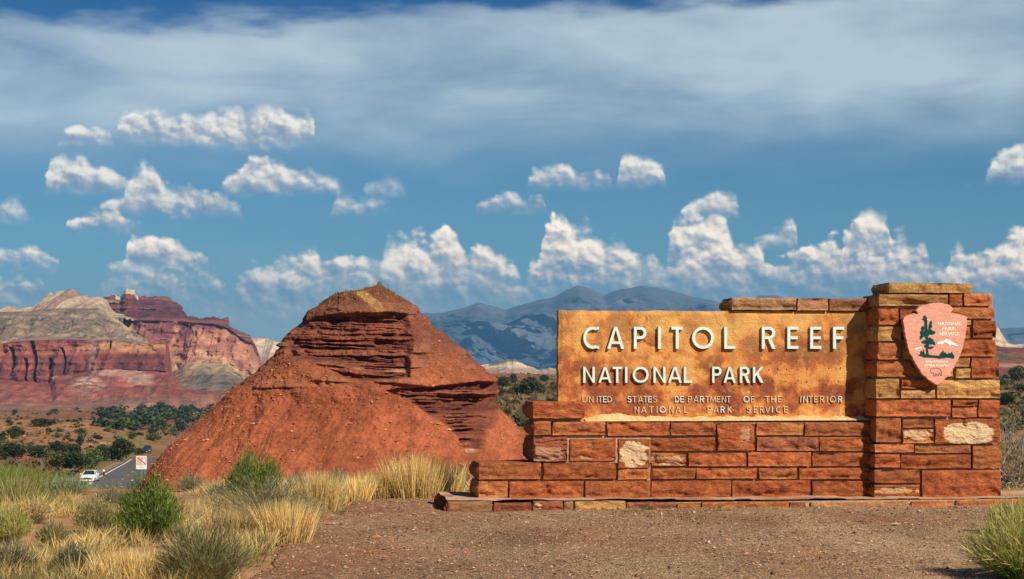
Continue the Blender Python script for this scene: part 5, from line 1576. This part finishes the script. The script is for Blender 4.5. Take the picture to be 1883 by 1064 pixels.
def build_plants():
    # --- single shrubs of the foreground
    mk = make_bush
    mk('rabbitbrush', 'bright green rounded bush standing alone in the dry grass left of the gravel', 'bush', 275, 998, 136, 112, GREEN, OLIVE, 420, 9000, (.03, .07), .007, 1, .55)
    mk('rabbitbrush', 'large bush with a bright green crown at the foot of the red butte', 'bush', 466, 948, 140, 104, GREEN, OLIVE, 420, 9000, (.03, .07), .007, .8, .6)
    mk('sagebrush', 'grey-green leggy bush with pale stems wrapped around the large green bush', 'bush', 488, 962, 205, 80, SAGE, STRAW, 1500, 4200, (.03, .07), .006, 1.0, .3)
    mk('broom_bush', 'dark grey-green hedgehog-like bush cut by the lower edge of the photo', 'bush', 372, 1078, 190, 104, np.concatenate([SAGE, OLIVE]), OLIVE, 2600, 2600, (.05, .12), .006, 1.0, .25)
    mk('sagebrush', 'small grey bush with a dark inside between two golden grass clumps', 'bush', 622, 916, 66, 54, SAGE, TWIG, 700, 2200, (.02, .05), .006, 1, .5)
    mk('sagebrush', 'low olive bush with sprawling twigs left of the bright green bush', 'bush', 178, 985, 100, 62, OLIVE, STRAW, 700, 2600, (.03, .07), .006, 1.0, .4)
    mk('rabbitbrush', 'yellow-green grassy clump at the left edge of the photo', 'bush', 14, 1000, 84, 60, LIME, OLIVE, 900, 2600, (.05, .1), .006, 1.0, .5)
    mk('sagebrush', 'pale sage bush below the foot of the butte, behind the green bush', 'bush', 352, 905, 66, 34, SAGE, TWIG, 400, 1600, (.02, .05), .006, 1, .5)
    mk('rabbitbrush', 'small green bush tucked against the stepped left end of the wall', 'bush', 846, 905, 46, 44, np.concatenate([GREEN, OLIVE]), OLIVE, 400, 1500, (.03, .07), .006, 1, .6)
    mk('rabbitbrush', 'long-leaved yellow-green bush in the lower right corner beside the plinth', 'bush', 1880, 1066, 215, 104, LIME, GREEN, 1500, 4200, (.07, .18), .006, 1.0, .25)
    mk('rabbitbrush', 'loose yellow-green tuft growing in front of the right end of the plinth', 'bush', 1872, 985, 130, 58, LIME, OLIVE, 1100, 2200, (.05, .1), .006, 1.0, .4)
    mk('sagebrush', 'grey-green bush in the grass above the bright green bush', 'bush', 205, 925, 60, 30, SAGE, TWIG, 300, 1000, (.02, .05), .006, 1, .5)
    mk('sagebrush', 'pale blue-green bush on the brow just below the white car', 'bush', 128, 910, 110, 30, np.array([[.26, .32, .17], [.33, .37, .22], [.2, .25, .12]]), OLIVE, 400, 2200, (.03, .06), .007, 1, .5)
    k_ = 0
    for px, py, w, h, kind in ((96, 1010, 70, 44, 0), (60, 962, 84, 40, 1), (322, 960, 60, 44, 1), (140, 1052, 90, 46, 2), (232, 942, 50, 30, 2), (408, 925, 60, 34, 2), (548, 915, 56, 44, 2), (690, 912, 40, 30, 1), (28, 1056, 80, 50, 2), (330, 1010, 60, 40, 0)):
        names = ('olive low bush with straw tips, at the lower left, left of the bright green bush', 'straw and olive twiggy bush at the far left of the dry grass', 'twiggy straw bush just right of the bright green bush', 'broad pale sage bush near the bottom edge at lower left', 'small sage bush close behind the bright green bush', 'sage bush left of the large green bush, against the butte foot',
                 'sage bush right of the large green bush, against the butte foot', 'small twiggy bush at the foot of the butte near the tallest golden clump', 'sage bush in the lower left corner', 'olive bush between the bright green bush and the dark hedgehog-like bush')
        mk('sagebrush', names[k_], 'bush', px, py, w, h, (OLIVE, STRAW, SAGE)[kind], (STRAW, TWIG, TWIG)[kind], 420, 1300, (.03, .07), .006, 1.0, .4); k_ += 1
    # --- tall golden clumps along the edge of the gravel
    tq = make_tussock
    for px, py, w, h, n, lab in ((768, 918, 130, 92, 2300, 'tallest golden grass clump, in front of the lower right slope of the butte'),
                                 (700, 918, 90, 62, 1200, 'golden grass clump just left of the tallest one'),
                                 (655, 922, 70, 55, 800, 'golden grass clump beside the small grey bush on its right'),
                                 (826, 908, 60, 66, 600, 'thin pale grass clump next to the stepped end of the wall'),
                                 (586, 940, 95, 82, 1500, 'pale golden grass clump between the green bush and the small grey bush'),
                                 (528, 1000, 110, 92, 1500, 'golden grass clump leaning over the gravel below the large green bush'),
                                 (425, 1000, 100, 80, 900, 'straw clump with spread blades between the green bush and the dark hedgehog-like bush'),
                                 (470, 1016, 84, 40, 500, 'low olive grass clump at the ragged left edge of the gravel'),
                                 (250, 1068, 190, 66, 1500, 'wide yellow grass clump left of the dark hedgehog-like bush'),
                                 (30, 930, 90, 60, 900, 'green and straw grass clump at the left edge below the valley trees')):
        tq('grass_clump', lab, 'grass clump', px, py, w, h, GOLD if 'gold' in lab or 'pale' in lab or 'yellow' in lab else STRAW if 'straw clump' in lab else OLIVE, n, group='grass clumps round the gravel')
    # --- grass that nobody could count
    def cents(n, x0, x1, y0, y1, thr=.0, sc=.8, seed=3, edge=0.0):
        x = rng.uniform(x0, x1, n * 4); y = rng.uniform(y0, y1, n * 4)
        for bx, by, rx, ry in ((-4.5, 17.6, .55, 2.2), (-4.15, 21.8, .6, 1.3), (-3.2, 15.2, .35, 1.2), (-5.2, 20.6, .5, .9)):
            y = np.where(((x - bx) / rx) ** 2 + ((y - by) / ry) ** 2 + .6 * fbm(x / .3, y / .5, 0, 2, 641) < 1, -99, y)
        x, y = x[y > 0], y[y > 0]
        k = (clearing(x, y) < .05) & (fbm(x / sc, y / sc, 0, 3, seed) > thr - .15) & (x < clear_left(y) + .2)
        return np.stack([x[k], y[k]], -1)[:n]
    grass_field('dry_grass', cents(1150, -5.4, -1.2, 12.2, 25.5, .14, .8, 611), 40, .10, .30, .10, GOLD, .0065)
    grass_field('straw_grass', cents(1300, -6.5, -1.0, 12.2, 27.5, .0, .6, 613), 26, .05, .18, .12, np.concatenate([STRAW, OLIVE]), .006)
    grass_field('green_grass', cents(1300, -8.5, -3.9, 19.5, 28, .0, 1.5, 617), 36, .10, .33, .13, np.concatenate([OLIVE, LIME * .7, GREEN, GREEN]), .007)
    grass_field('olive_grass', cents(800, -5.4, -2.0, 12.5, 24, .04, .9, 619), 26, .06, .2, .10, OLIVE, .006)
    # behind the gravel, on the brow, up to the wall and beyond it
    x = rng.uniform(-3.4, 1.0, 420); y = rng.uniform(24.6, 29, 420)
    grass_field('brow_grass', np.stack([x, y], -1), 30, .10, .36, .12, np.concatenate([GOLD, STRAW, OLIVE]), .007)
    x = rng.uniform(5.3, 11, 500); y = rng.uniform(20.6, 27, 500); k = (x > 5.85)
    grass_field('wayside_grass', np.stack([x[k], y[k]], -1), 30, .06, .24, .12, np.concatenate([GOLD, LIME, STRAW]), .007)
    # small green weeds by the plinth
    for px, py, w in ((1165, 942, 46), (1330, 941, 26), (630, 944, 40), (1190, 940, 22)):
        tq('weed', {1165: 'green weed sprawling over the front edge of the plinth left of centre', 1330: 'thin dry weed in front of the plinth near its middle', 630: 'tiny green weed in the gravel near the golden grass', 1190: 'small weed beside the dark stone of the plinth'}[px], 'weed', px, py, w, 12, OLIVE, 160, .9, .005)
    # dead shrub behind the right end of the wall
    p = hit(1868, 905)
    root = link('dead_shrub', None, loc=(p[0], 24.5, float(gz(p[0] * 24.5 / p[1], 24.5))))
    root.location.x = (1872 - CX) / FPX * 24.5
    root['label'] = 'tangled grey shrub of bare branches behind the right end of the pillar'; root['category'] = 'dead shrub'
    mb = MB()
    r = np.random.default_rng(5); tips = []
    def br(p0, d, L, rad, dep):
        pts = [np.array(p0)]; dd = np.array(d)
        for i in range(5):
            dd = dd + r.normal(0, .28, 3); dd[2] += .05; dd /= np.linalg.norm(dd)
            pts.append(pts[-1] + dd * L / 5)
        mb.tube(pts, list(np.linspace(rad, rad * .5, 6)), 5)
        tips.extend(pts[2:])
        if dep:
            for _ in range(4):
                j = r.integers(1, 6); br(pts[j], dd + r.normal(0, .7, 3), L * .62, rad * .5, dep - 1)
    for i in range(14):
        a = r.uniform(0, 6.28); br((0, 0, 0), (math.cos(a) * .8, math.sin(a) * .8, .85), .85, .018, 3)
    mb.build('branch', mat_plain('grey_deadwood', (.30, .25, .20), .9, .1, nscale=30, namp=.25), root, smooth=True)
    T_ = np.array(tips); T_ = T_[r.integers(0, len(T_), 1800)] + r.normal(0, .03, (1800, 3))
    V, Q, T, C = blade_arrays(T_, .03, .07, .012, GREEN, lean=.8)
    link('foliage', mesh_data('foliage', V, [Q, T], leafmat(), False, C), root)

    # --- junipers and scrub of the valley: variants, then copies
    bark = mat_plain('juniper_bark', (.16, .11, .08), .95, .1, nscale=8, namp=.3)
    near = []
    for s in range(4):
        W, H = (1.0, 1.0)
        cm = crown_mesh('crown', 1.0, 1.05, 1500, .048, 700 + s, JUN if s != 2 else JUN2, conic=.35 if s == 3 else 0)
        tb = MB(); tb.tube([(0, 0, -.06), (.02, 0, .15), (-.02, .02, .35), (.02, 0, .6)], [.05, .04, .03, .012], 7)
        for a in range(5):
            t = a * 1.3; tb.tube([(0, 0, .10 + .07 * a), (.14 * math.cos(t), .14 * math.sin(t), .3 + .06 * a), (.26 * math.cos(t), .26 * math.sin(t), .46 + .05 * a)], [.026, .018, .007], 5)
        near.append((cm, tb.data('trunk', bark, True)))
    def tree(px, py, w, h, lab, grp, var=None):
        p = hit(px, py, 40)
        if p is None: return None
        m = h / FPX * p[1]; mw = w / FPX * p[1]
        s = rng.integers(0, 4) if var is None else var
        o = link('juniper_tree', None, loc=(p[0], p[1], p[2] - .05)); o.scale = (mw, mw, m); o.rotation_euler = (0, 0, rng.uniform(0, 6.28))
        o['label'] = lab; o['category'] = 'tree'
        if grp: o['group'] = grp
        link('crown', near[s][0], o); link('trunk', near[s][1], o)
        return o
    G = 'junipers in the valley left of the road'
    for px, py, w, h, lab, v in ((29, 807, 21, 26, 'dark juniper alone on the rocky rise at the far left', 0), (20, 846, 48, 34, 'broad juniper at the left edge of the photo', 1), (70, 842, 36, 26, 'low round juniper between the left-edge tree and the large clump', 0),
                                 (104, 838, 30, 28, 'dark juniper at the back left of the large clump', 0), (108, 864, 40, 38, 'left tree of the front row of the large clump', 2), (137, 866, 44, 40, 'middle tree of the front row of the large clump', 1), (168, 862, 40, 42, 'right tree of the front row of the large clump, above the white car', 2),
                                 (134, 838, 36, 24, 'dark juniper at the back of the large clump', 0), (190, 848, 34, 34, 'juniper joining the large clump to the tall one', 1), (146, 821, 17, 21, 'small pointed juniper standing on bare orange ground', 3), (223, 848, 40, 46, 'tall dark juniper left of the road sign', 0),
                                 (206, 847, 24, 28, 'narrow juniper touching the tall dark one', 3), (255, 836, 20, 14, 'small juniper at the verge between the tall one and the dark car', 1), (284, 811, 28, 17, 'wide low juniper above the bend of the road', 2), (75, 784, 38, 16, 'low spreading juniper on the slope above the left rise', 1)):
        tree(px, py, w, h, lab, G, v)
    G = 'junipers between butte and sign'
    for px, py, w, h, lab, v in ((980, 726, 38, 34, 'big dark juniper just left of the sign slab', 0), (955, 726, 30, 24, 'brighter green juniper left of the big dark one', 2), (944, 706, 17, 20, 'pointed juniper on the rim above the bright green one', 3), (924, 712, 24, 22, 'juniper nearest the right slope of the butte', 0),
                                 (1000, 702, 16, 14, 'small juniper on the rim beside the slab', 1), (914, 728, 26, 18, 'low juniper half behind the butte corner', 1), (943, 756, 15, 12, 'tiny juniper on the bare slope between butte and wall', 1), (1018, 720, 18, 16, 'juniper half hidden by the left edge of the slab', 2), (975, 700, 9, 9, 'very small juniper on the rim left of the slab', 1)):
        tree(px, py, w, h, lab, G, v)
    G = 'shrubs seen right of the pillar'
    for px, py, w, h, lab, v in ((1874, 702, 34, 32, 'green juniper at the right edge, level with the plaque', 2), (1850, 745, 34, 26, 'dark juniper beside the pillar at half height', 1), (1880, 722, 26, 16, 'low juniper below the green one at the right edge', 0), (1862, 782, 26, 14, 'small shrub on the slope right of the pillar', 1), (1850, 700, 16, 12, 'small bushy juniper close to the pillar edge', 3)):
        tree(px, py, w, h, lab, G, v)
    # scattered scrub, farther away
    farv = [crown_mesh('scrub_tree', 1.0, 1.1, 170, .12, 800 + s, JUN if s % 3 else JUN2) for s in range(6)]
    def scrub(pts, grp, lab, lo=7, hi=17, dm=120):
        k = 0
        for px, py in pts:
            p = hit(px, py, dm)
            if p is None or p[1] > 2300: continue
            if abs(p[0] - float(road_x(p[1])) - 3) < 7 and p[1] < 560: continue
            w = rng.uniform(lo, hi) * (0.55 + .6 * (py - 735) / 90 if py > 735 and px < 600 else .7) / FPX * p[1]
            o = link('scrub_tree', farv[int(rng.integers(0, 6))], loc=(p[0], p[1], p[2] - .1)); hh = w * rng.uniform(.55, .85)
            o.scale = (w, w, hh); o.rotation_euler = (0, 0, rng.uniform(0, 6.28))
            o['label'] = lab(px, py) if callable(lab) else lab; o['category'] = 'shrub'; o['group'] = grp; k += 1
    def dense_lab(x, y):
        return 'shrub in the dense valley scrub, %s, %s' % ('top rows' if y < 752 else 'middle rows' if y < 775 else 'bottom rows', 'far left part' if x < 230 else 'left of centre' if x < 290 else 'right of centre' if x < 350 else 'next to the butte')
    def sparse_lab(x, y):
        return 'small shrub on the tan slopes, %s, %s' % ('near the red talus' if y < 765 else 'halfway down' if y < 798 else 'among the big junipers', 'at the left' if x < 80 else 'above the white car' if x < 165 else 'above the road sign')
    dense = []
    while len(dense) < 165:
        x, y = rng.uniform(165, 430), rng.uniform(731, 800)
        c = math.exp(-((x - 300) / 95) ** 2 - ((y - (764 + (290 - x) * .06)) / 25) ** 2)
        if rng.random() < c + .04: dense.append((x, y))
    scrub(dense, 'dense scrub in the valley', dense_lab, 17, 36)
    sp = [(rng.uniform(-20, 250), rng.uniform(736, 830)) for _ in range(62)]
    scrub(sp, 'sparse scrub on the left slopes', sparse_lab, 7, 18)
    sp = [(rng.uniform(240, 340), rng.uniform(785, 822)) for _ in range(14)]
    scrub(sp, 'scrub above the bend', 'low shrub on the red ground above the bend of the road', 8, 15)
    sp = [(rng.uniform(908, 1030), rng.uniform(697, 770)) for _ in range(26)] + [(rng.uniform(1842, 1900), rng.uniform(676, 800)) for _ in range(16)]
    scrub(sp, 'scrub on the slopes behind the sign', lambda x, y: ('small shrub between the butte and the sign slab, ' + ('up by the rim' if y < 722 else 'low down by the wall')) if x < 1200 else 'small shrub in the strip of slope right of the pillar', 7, 15)
    scrub([(rng.uniform(1838, 1900), rng.uniform(700, 880)) for _ in range(22)], 'scrub right of the pillar foot', 'near shrub on the slope beside the lower part of the pillar', 16, 34, 70)
    # finer ground cover of the valley, past counting
    n = 9000; x = []; 
    d = np.exp(rng.uniform(math.log(180), math.log(1500), n)); t = rng.uniform(-.33, .32, n); xx = t * d
    ok = (np.abs(xx - road_x(d) - 3) > 7) | (d > 560)
    xx, d = xx[ok], d[ok]
    tq_ = np.stack([xx, d], -1); n = len(d)
    s = rng.uniform(.25, .9, n) * (1 + .8 * sstep(.1, .4, fbm(xx / 40, d / 60, 0, 3, 951)))
    parts = []
    kk = 9
    C0 = np.repeat(np.stack([xx, d, gz(xx, d)], -1), kk, 0) + rng.normal(0, 1, (n * kk, 3)) * np.repeat(s, kk)[:, None] * np.array([.5, .5, .22]) + np.array([0, 0, .3])
    a = rng.normal(0, 1, (n * kk, 3)); b = rng.normal(0, 1, (n * kk, 3)); sz = np.repeat(s, kk)[:, None] * .34
    V = np.stack([C0 - a * sz, C0 + b * sz, C0 + a * sz, C0 - b * sz], 1).reshape(-1, 3)
    pal = np.array([[.13, .12, .05], [.20, .16, .08], [.08, .09, .04], [.26, .20, .10]])
    c = np.repeat(pal[rng.integers(0, 4, n)], kk * 4, 0)
    link('desert_scrub', mesh_data('desert_scrub', V, np.arange(len(V)).reshape(-1, 4), leafmat(), False, c), kind='stuff')


# ------------------------------------------------------------------ road side: cars, signs, boulders
def build_car(name, label, cat, px, py, paint, suv=False, yaw=0.0, d=None):
    p = hit(px, py, 60)
    root = link(name, None, loc=(p[0], p[1], p[2] + .05)); root.rotation_euler = (0, 0, yaw); root.scale = (.92, .92, .92)
    root['label'] = label; root['category'] = cat
    body = mat_plain(name + '_paint', paint, .25, .6); glass = mat_plain(name + '_glass', (.02, .03, .035), .08, .8)
    rub = mat_plain('tyre_rubber', (.03, .03, .03), .9, .1); rimm = mat_plain('wheel_rim', (.5, .5, .52), .35, .5, .7); lampm = mat_plain('headlight_glass', (.75, .75, .72), .15, .7)
    dark = mat_plain('car_grille', (.03, .03, .03), .6, .3)
    W, L = (1.86, 4.7) if suv else (1.76, 4.55); H = 1.78 if suv else 1.44
    # longitudinal stations: y (front is -), bottom z, beltline z, half width at the belt
    st = [(-L / 2, .38, .62, .70), (-L / 2 + .12, .24, .74, .82), (-L / 2 + .9, .20, .90 if not suv else 1.05, .88), (-.7, .20, .98 if not suv else 1.12, .89), (.9, .20, 1.0 if not suv else 1.14, .89), (L / 2 - .5, .22, 1.0 if not suv else 1.12, .87), (L / 2 - .08, .30, .92 if not suv else 1.05, .80), (L / 2, .42, .8, .74)]
    V = []
    for y, zb, zt, hw in st:
        hw *= W / 1.78
        for q in ((-.92, zb), (-1, zb + .14), (-1.0, (zb + zt) / 2), (-.96, zt - .05), (-.86, zt), (0, zt + .035), (.86, zt), (.96, zt - .05), (1.0, (zb + zt) / 2), (1, zb + .14), (.92, zb)):
            V.append((q[0] * hw, y, q[1]))
    n = 11; F = list(grid_faces(len(st), n, True))
    mb = MB(); mb.add(V, F); mb.f.setdefault(11, []).append(np.array([list(range(n)), list(range(7 * n, 8 * n))[::-1]]))
    mb.build('body', body, root, smooth=True)
    # cabin: pillars and roof
    zb = .97 if not suv else 1.10
    yA, yB, yC, yD = (-.85, -.15, 1.05, 1.75) if not suv else (-.95, -.35, 1.75, 2.15)
    hwb, hwt = .78 * W / 1.78, .60 * W / 1.78
    roof = MB(); V = []
    for y, hw, z in ((yB, hwt, H - .05), (yB + .3, hwt, H), (yC - .3, hwt, H), (yC, hwt, H - .04)):
        for k in (-1, -.7, 0, .7, 1): V.append((k * hw, y, z - (.05 if abs(k) == 1 else 0)))
        for k in (1, -1): V.append((k * hw, y, z - .10))
    roof.add(V, grid_faces(4, 7, True)); roof.f.setdefault(7, []).append(np.array([list(range(7)), list(range(21, 28))[::-1]]))
    roof.build('roof', body, root, smooth=True)
    pil = MB()
    for s_ in (-1, 1):
        pil.tube([(s_ * hwb, yA, zb - .02), (s_ * hwt, yB, H - .07)], [.045, .04], 6)
        pil.tube([(s_ * hwb, yD, zb - .02), (s_ * hwt, yC, H - .07)], [.06, .05], 6)
        pil.tube([(s_ * (hwb + .03), (yA + yD) / 2, zb - .02), (s_ * hwt, (yB + yC) / 2, H - .07)], [.04, .04], 6)
    pil.build('pillars', body, root)
    def pane(name, q):
        m_ = MB(); a = np.array(q, float); nrm = np.cross(a[1] - a[0], a[2] - a[0]); nrm /= np.linalg.norm(nrm)
        m_.add(np.concatenate([a, a + nrm * .012]), [(0, 1, 2, 3), (7, 6, 5, 4), (0, 4, 5, 1), (1, 5, 6, 2), (2, 6, 7, 3), (3, 7, 4, 0)]); m_.build(name, glass, root)
    pane('windscreen', [(-hwb + .03, yA, zb), (hwb - .03, yA, zb), (hwt - .03, yB, H - .08), (-hwt + .03, yB, H - .08)])
    pane('rear_window', [(hwb - .03, yD, zb), (-hwb + .03, yD, zb), (-hwt + .03, yC, H - .08), (hwt - .03, yC, H - .08)])
    for s_ in (-1, 1):
        pane('side_window', [(s_ * (hwb + .0), yA + .1, zb), (s_ * hwb, yD - .1, zb), (s_ * hwt, yC - .05, H - .09), (s_ * hwt, yB + .08, H - .09)])
        lm = MB(); lm.box(s_ * .62 - .16, s_ * .62 + .16, -L / 2 - .015, -L / 2 + .08, .60, .72); lm.build('headlight', lampm, root)
        mm = MB(); mm.box(min(s_ * .86, s_ * 1.04), max(s_ * .86, s_ * 1.04), yA + .15, yA + .27, zb - .02, zb + .12); mm.build('wing_mirror', body, root)
        for yy in (-L / 2 + .85, L / 2 - .85):
            t = MB(); t.tube([(s_ * .66, yy, .32), (s_ * .88, yy, .32)], [.32, .32], 18); w = t.build('wheel', rub, root)
            t = MB(); t.tube([(s_ * .80, yy, .32), (s_ * .895, yy, .32)], [.2, .19], 14); t.build('rim', rimm, w)
    m_ = MB(); m_.box(-.42, .42, -L / 2 - .012, -L / 2 + .05, .46, .62); m_.build('grille', dark, root)
    m_ = MB(); m_.box(-.80, .80, -L / 2 - .05, -L / 2 + .12, .26, .44); m_.build('bumper', body, root)
    m_ = MB(); m_.box(-.16, .16, -L / 2 - .065, -L / 2 - .052, .31, .40); m_.build('number_plate', lampm, root)
    return root


def build_roadside():
    build_car('white_car', 'white saloon car facing the camera beside the road in the valley', 'car', 165, 887, (.80, .80, .78), yaw=math.radians(4))
    build_car('dark_car', 'small dark off-roader coming round the bend of the road', 'car', 271, 833, (.03, .035, .055), suv=True, yaw=math.radians(8))
    # prohibition sign
    d = 90.0; x = (260 - CX) / FPX * d; z0 = float(gz(x, d))
    zc = lambda py: CAMZ + (HY - py) / FPX * d
    root = link('road_sign', None, loc=(x, d, z0)); root['label'] = 'faded square sign with a red diagonal bar on a thin post near the road'; root['category'] = 'road sign'
    steel = mat_plain('galvanised_steel', (.30, .28, .26), .5, .5, .6); wht = mat_plain('sign_white', (.78, .79, .76), .5, .4, nscale=3, namp=.06)
    pink = mat_plain('faded_pink_print', (.62, .42, .36), .6, .3, nscale=6, namp=.12); red = mat_plain('red_print', (.45, .03, .03), .6, .3); grey = mat_plain('grey_print', (.30, .30, .30), .6, .3)
    top = zc(838) - z0; bot = zc(862.5) - z0; hw = 9.8 / FPX * d
    b = MB(); b.box(-.03, .03, 0.015, .06, -.3, top - .1); b.build('post', steel, root)
    def rr(x0, x1, za, zb, r=.045):
        P = []
        for cx_, cz_, a0 in ((x1 - r, zb - r, 0), (x0 + r, zb - r, 90), (x0 + r, za + r, 180), (x1 - r, za + r, 270)):
            for k in range(5): t = math.radians(a0 + k * 22.5); P.append((cx_ + r * math.cos(t), cz_ + r * math.sin(t)))
        return P
    b = MB(); b.prism(rr(-hw, hw, bot, top), 0, .012); panel = b.build('sign_panel', wht, root)
    mid = bot + (top - bot) * .30
    b = MB(); b.prism(rr(-hw + .025, hw - .025, mid, top - .03, .035), -.003, .002); b.build('picture_field', pink, panel)
    b = MB(); b.prism([(.06, mid + .05), (.15, mid + .10), (.19, mid + .24), (.13, mid + .40), (.09, mid + .33), (.03, mid + .22)], -.005, .001); b.build('white_figure', wht, panel)
    b = MB(); b.prism(stroke_rect(-hw + .09, top - .09, hw - .08, mid + .07, .05), -.008, .001); b.build('diagonal_bar', red, panel)
    for k, (wd, zz) in enumerate(((.05, .15), (.12, .09))):
        b = MB(); b.prism([(-wd, bot + zz), (wd, bot + zz), (wd, bot + zz + .025), (-wd, bot + zz + .025)], -.003, .001); b.build('lettering', grey, panel)
    # delineator posts
    for px, py, hh, lab in ((191, 877, 14, 'slim black marker post with a white top beside the white car'), (243, 888, 6, 'short white-topped marker stub at the near edge of the road')):
        p = hit(px, py, 60); H = hh / FPX * p[1]
        r_ = link('marker_post', None, loc=p); r_['label'] = lab; r_['category'] = 'marker post'
        b = MB(); b.box(-.10, .10, -.03, .03, -.1, H * .72); b.build('post', mat_plain('black_post', (.03, .03, .03), .7, .2), r_)
        b = MB(); b.box(-.105, .105, -.035, .035, H * .72, H); b.build('reflector', wht, r_)
    # boulders in the valley
    m = mat_vcol('boulder_rock', .8, .3, .12, detail=6)
    import bmesh
    vs = []
    for s in range(4):
        bm = bmesh.new(); bmesh.ops.create_icosphere(bm, subdivisions=3, radius=1)
        co = np.array([v.co[:] for v in bm.verts]); k = 1 + .5 * fbm(co[:, 0] * 1.3 + s * 9, co[:, 1] * 1.3, co[:, 2] * 1.3, 3, 911)
        co = np.sign(co) * np.abs(co) ** .75 * k[:, None] * np.array([1, .8, .62])
        F = np.array([[v.index for v in f.verts] for f in bm.faces]); bm.free()
        col = mixc((.50, .24, .13), (.27, .11, .08), sstep(.4, .6, vnoise(co[:, 2] * 5, s, 0, 913)))
        vs.append(mesh_data('boulder', co, F, m, False, col))
    for i in range(34):
        px, py = (rng.uniform(148, 215), rng.uniform(806, 832)) if i < 22 else (rng.uniform(0, 60), rng.uniform(785, 815))
        p = hit(px, py, 150); w = rng.uniform(3, 8) / FPX * p[1] / 2
        o = link('boulder', vs[i % 4], loc=p); o.scale = (w, w, w * rng.uniform(.8, 1.3)); o.rotation_euler = (0, 0, rng.uniform(0, 6.28))
        o['label'] = 'purple-brown boulder among the tumbled rocks behind the large juniper clump' if i < 22 else 'orange boulder on the rocky rise at the left edge'
        o['category'] = 'boulder'; o['group'] = 'tumbled rocks behind the junipers' if i < 22 else 'rocks on the left rise'

build_ground()
build_gravel()
build_road()
build_butte()
build_mesas()
build_mountains()
build_sign()
if 'build_plants' in globals(): build_plants()
if 'build_roadside' in globals(): build_roadside()
build_haze()
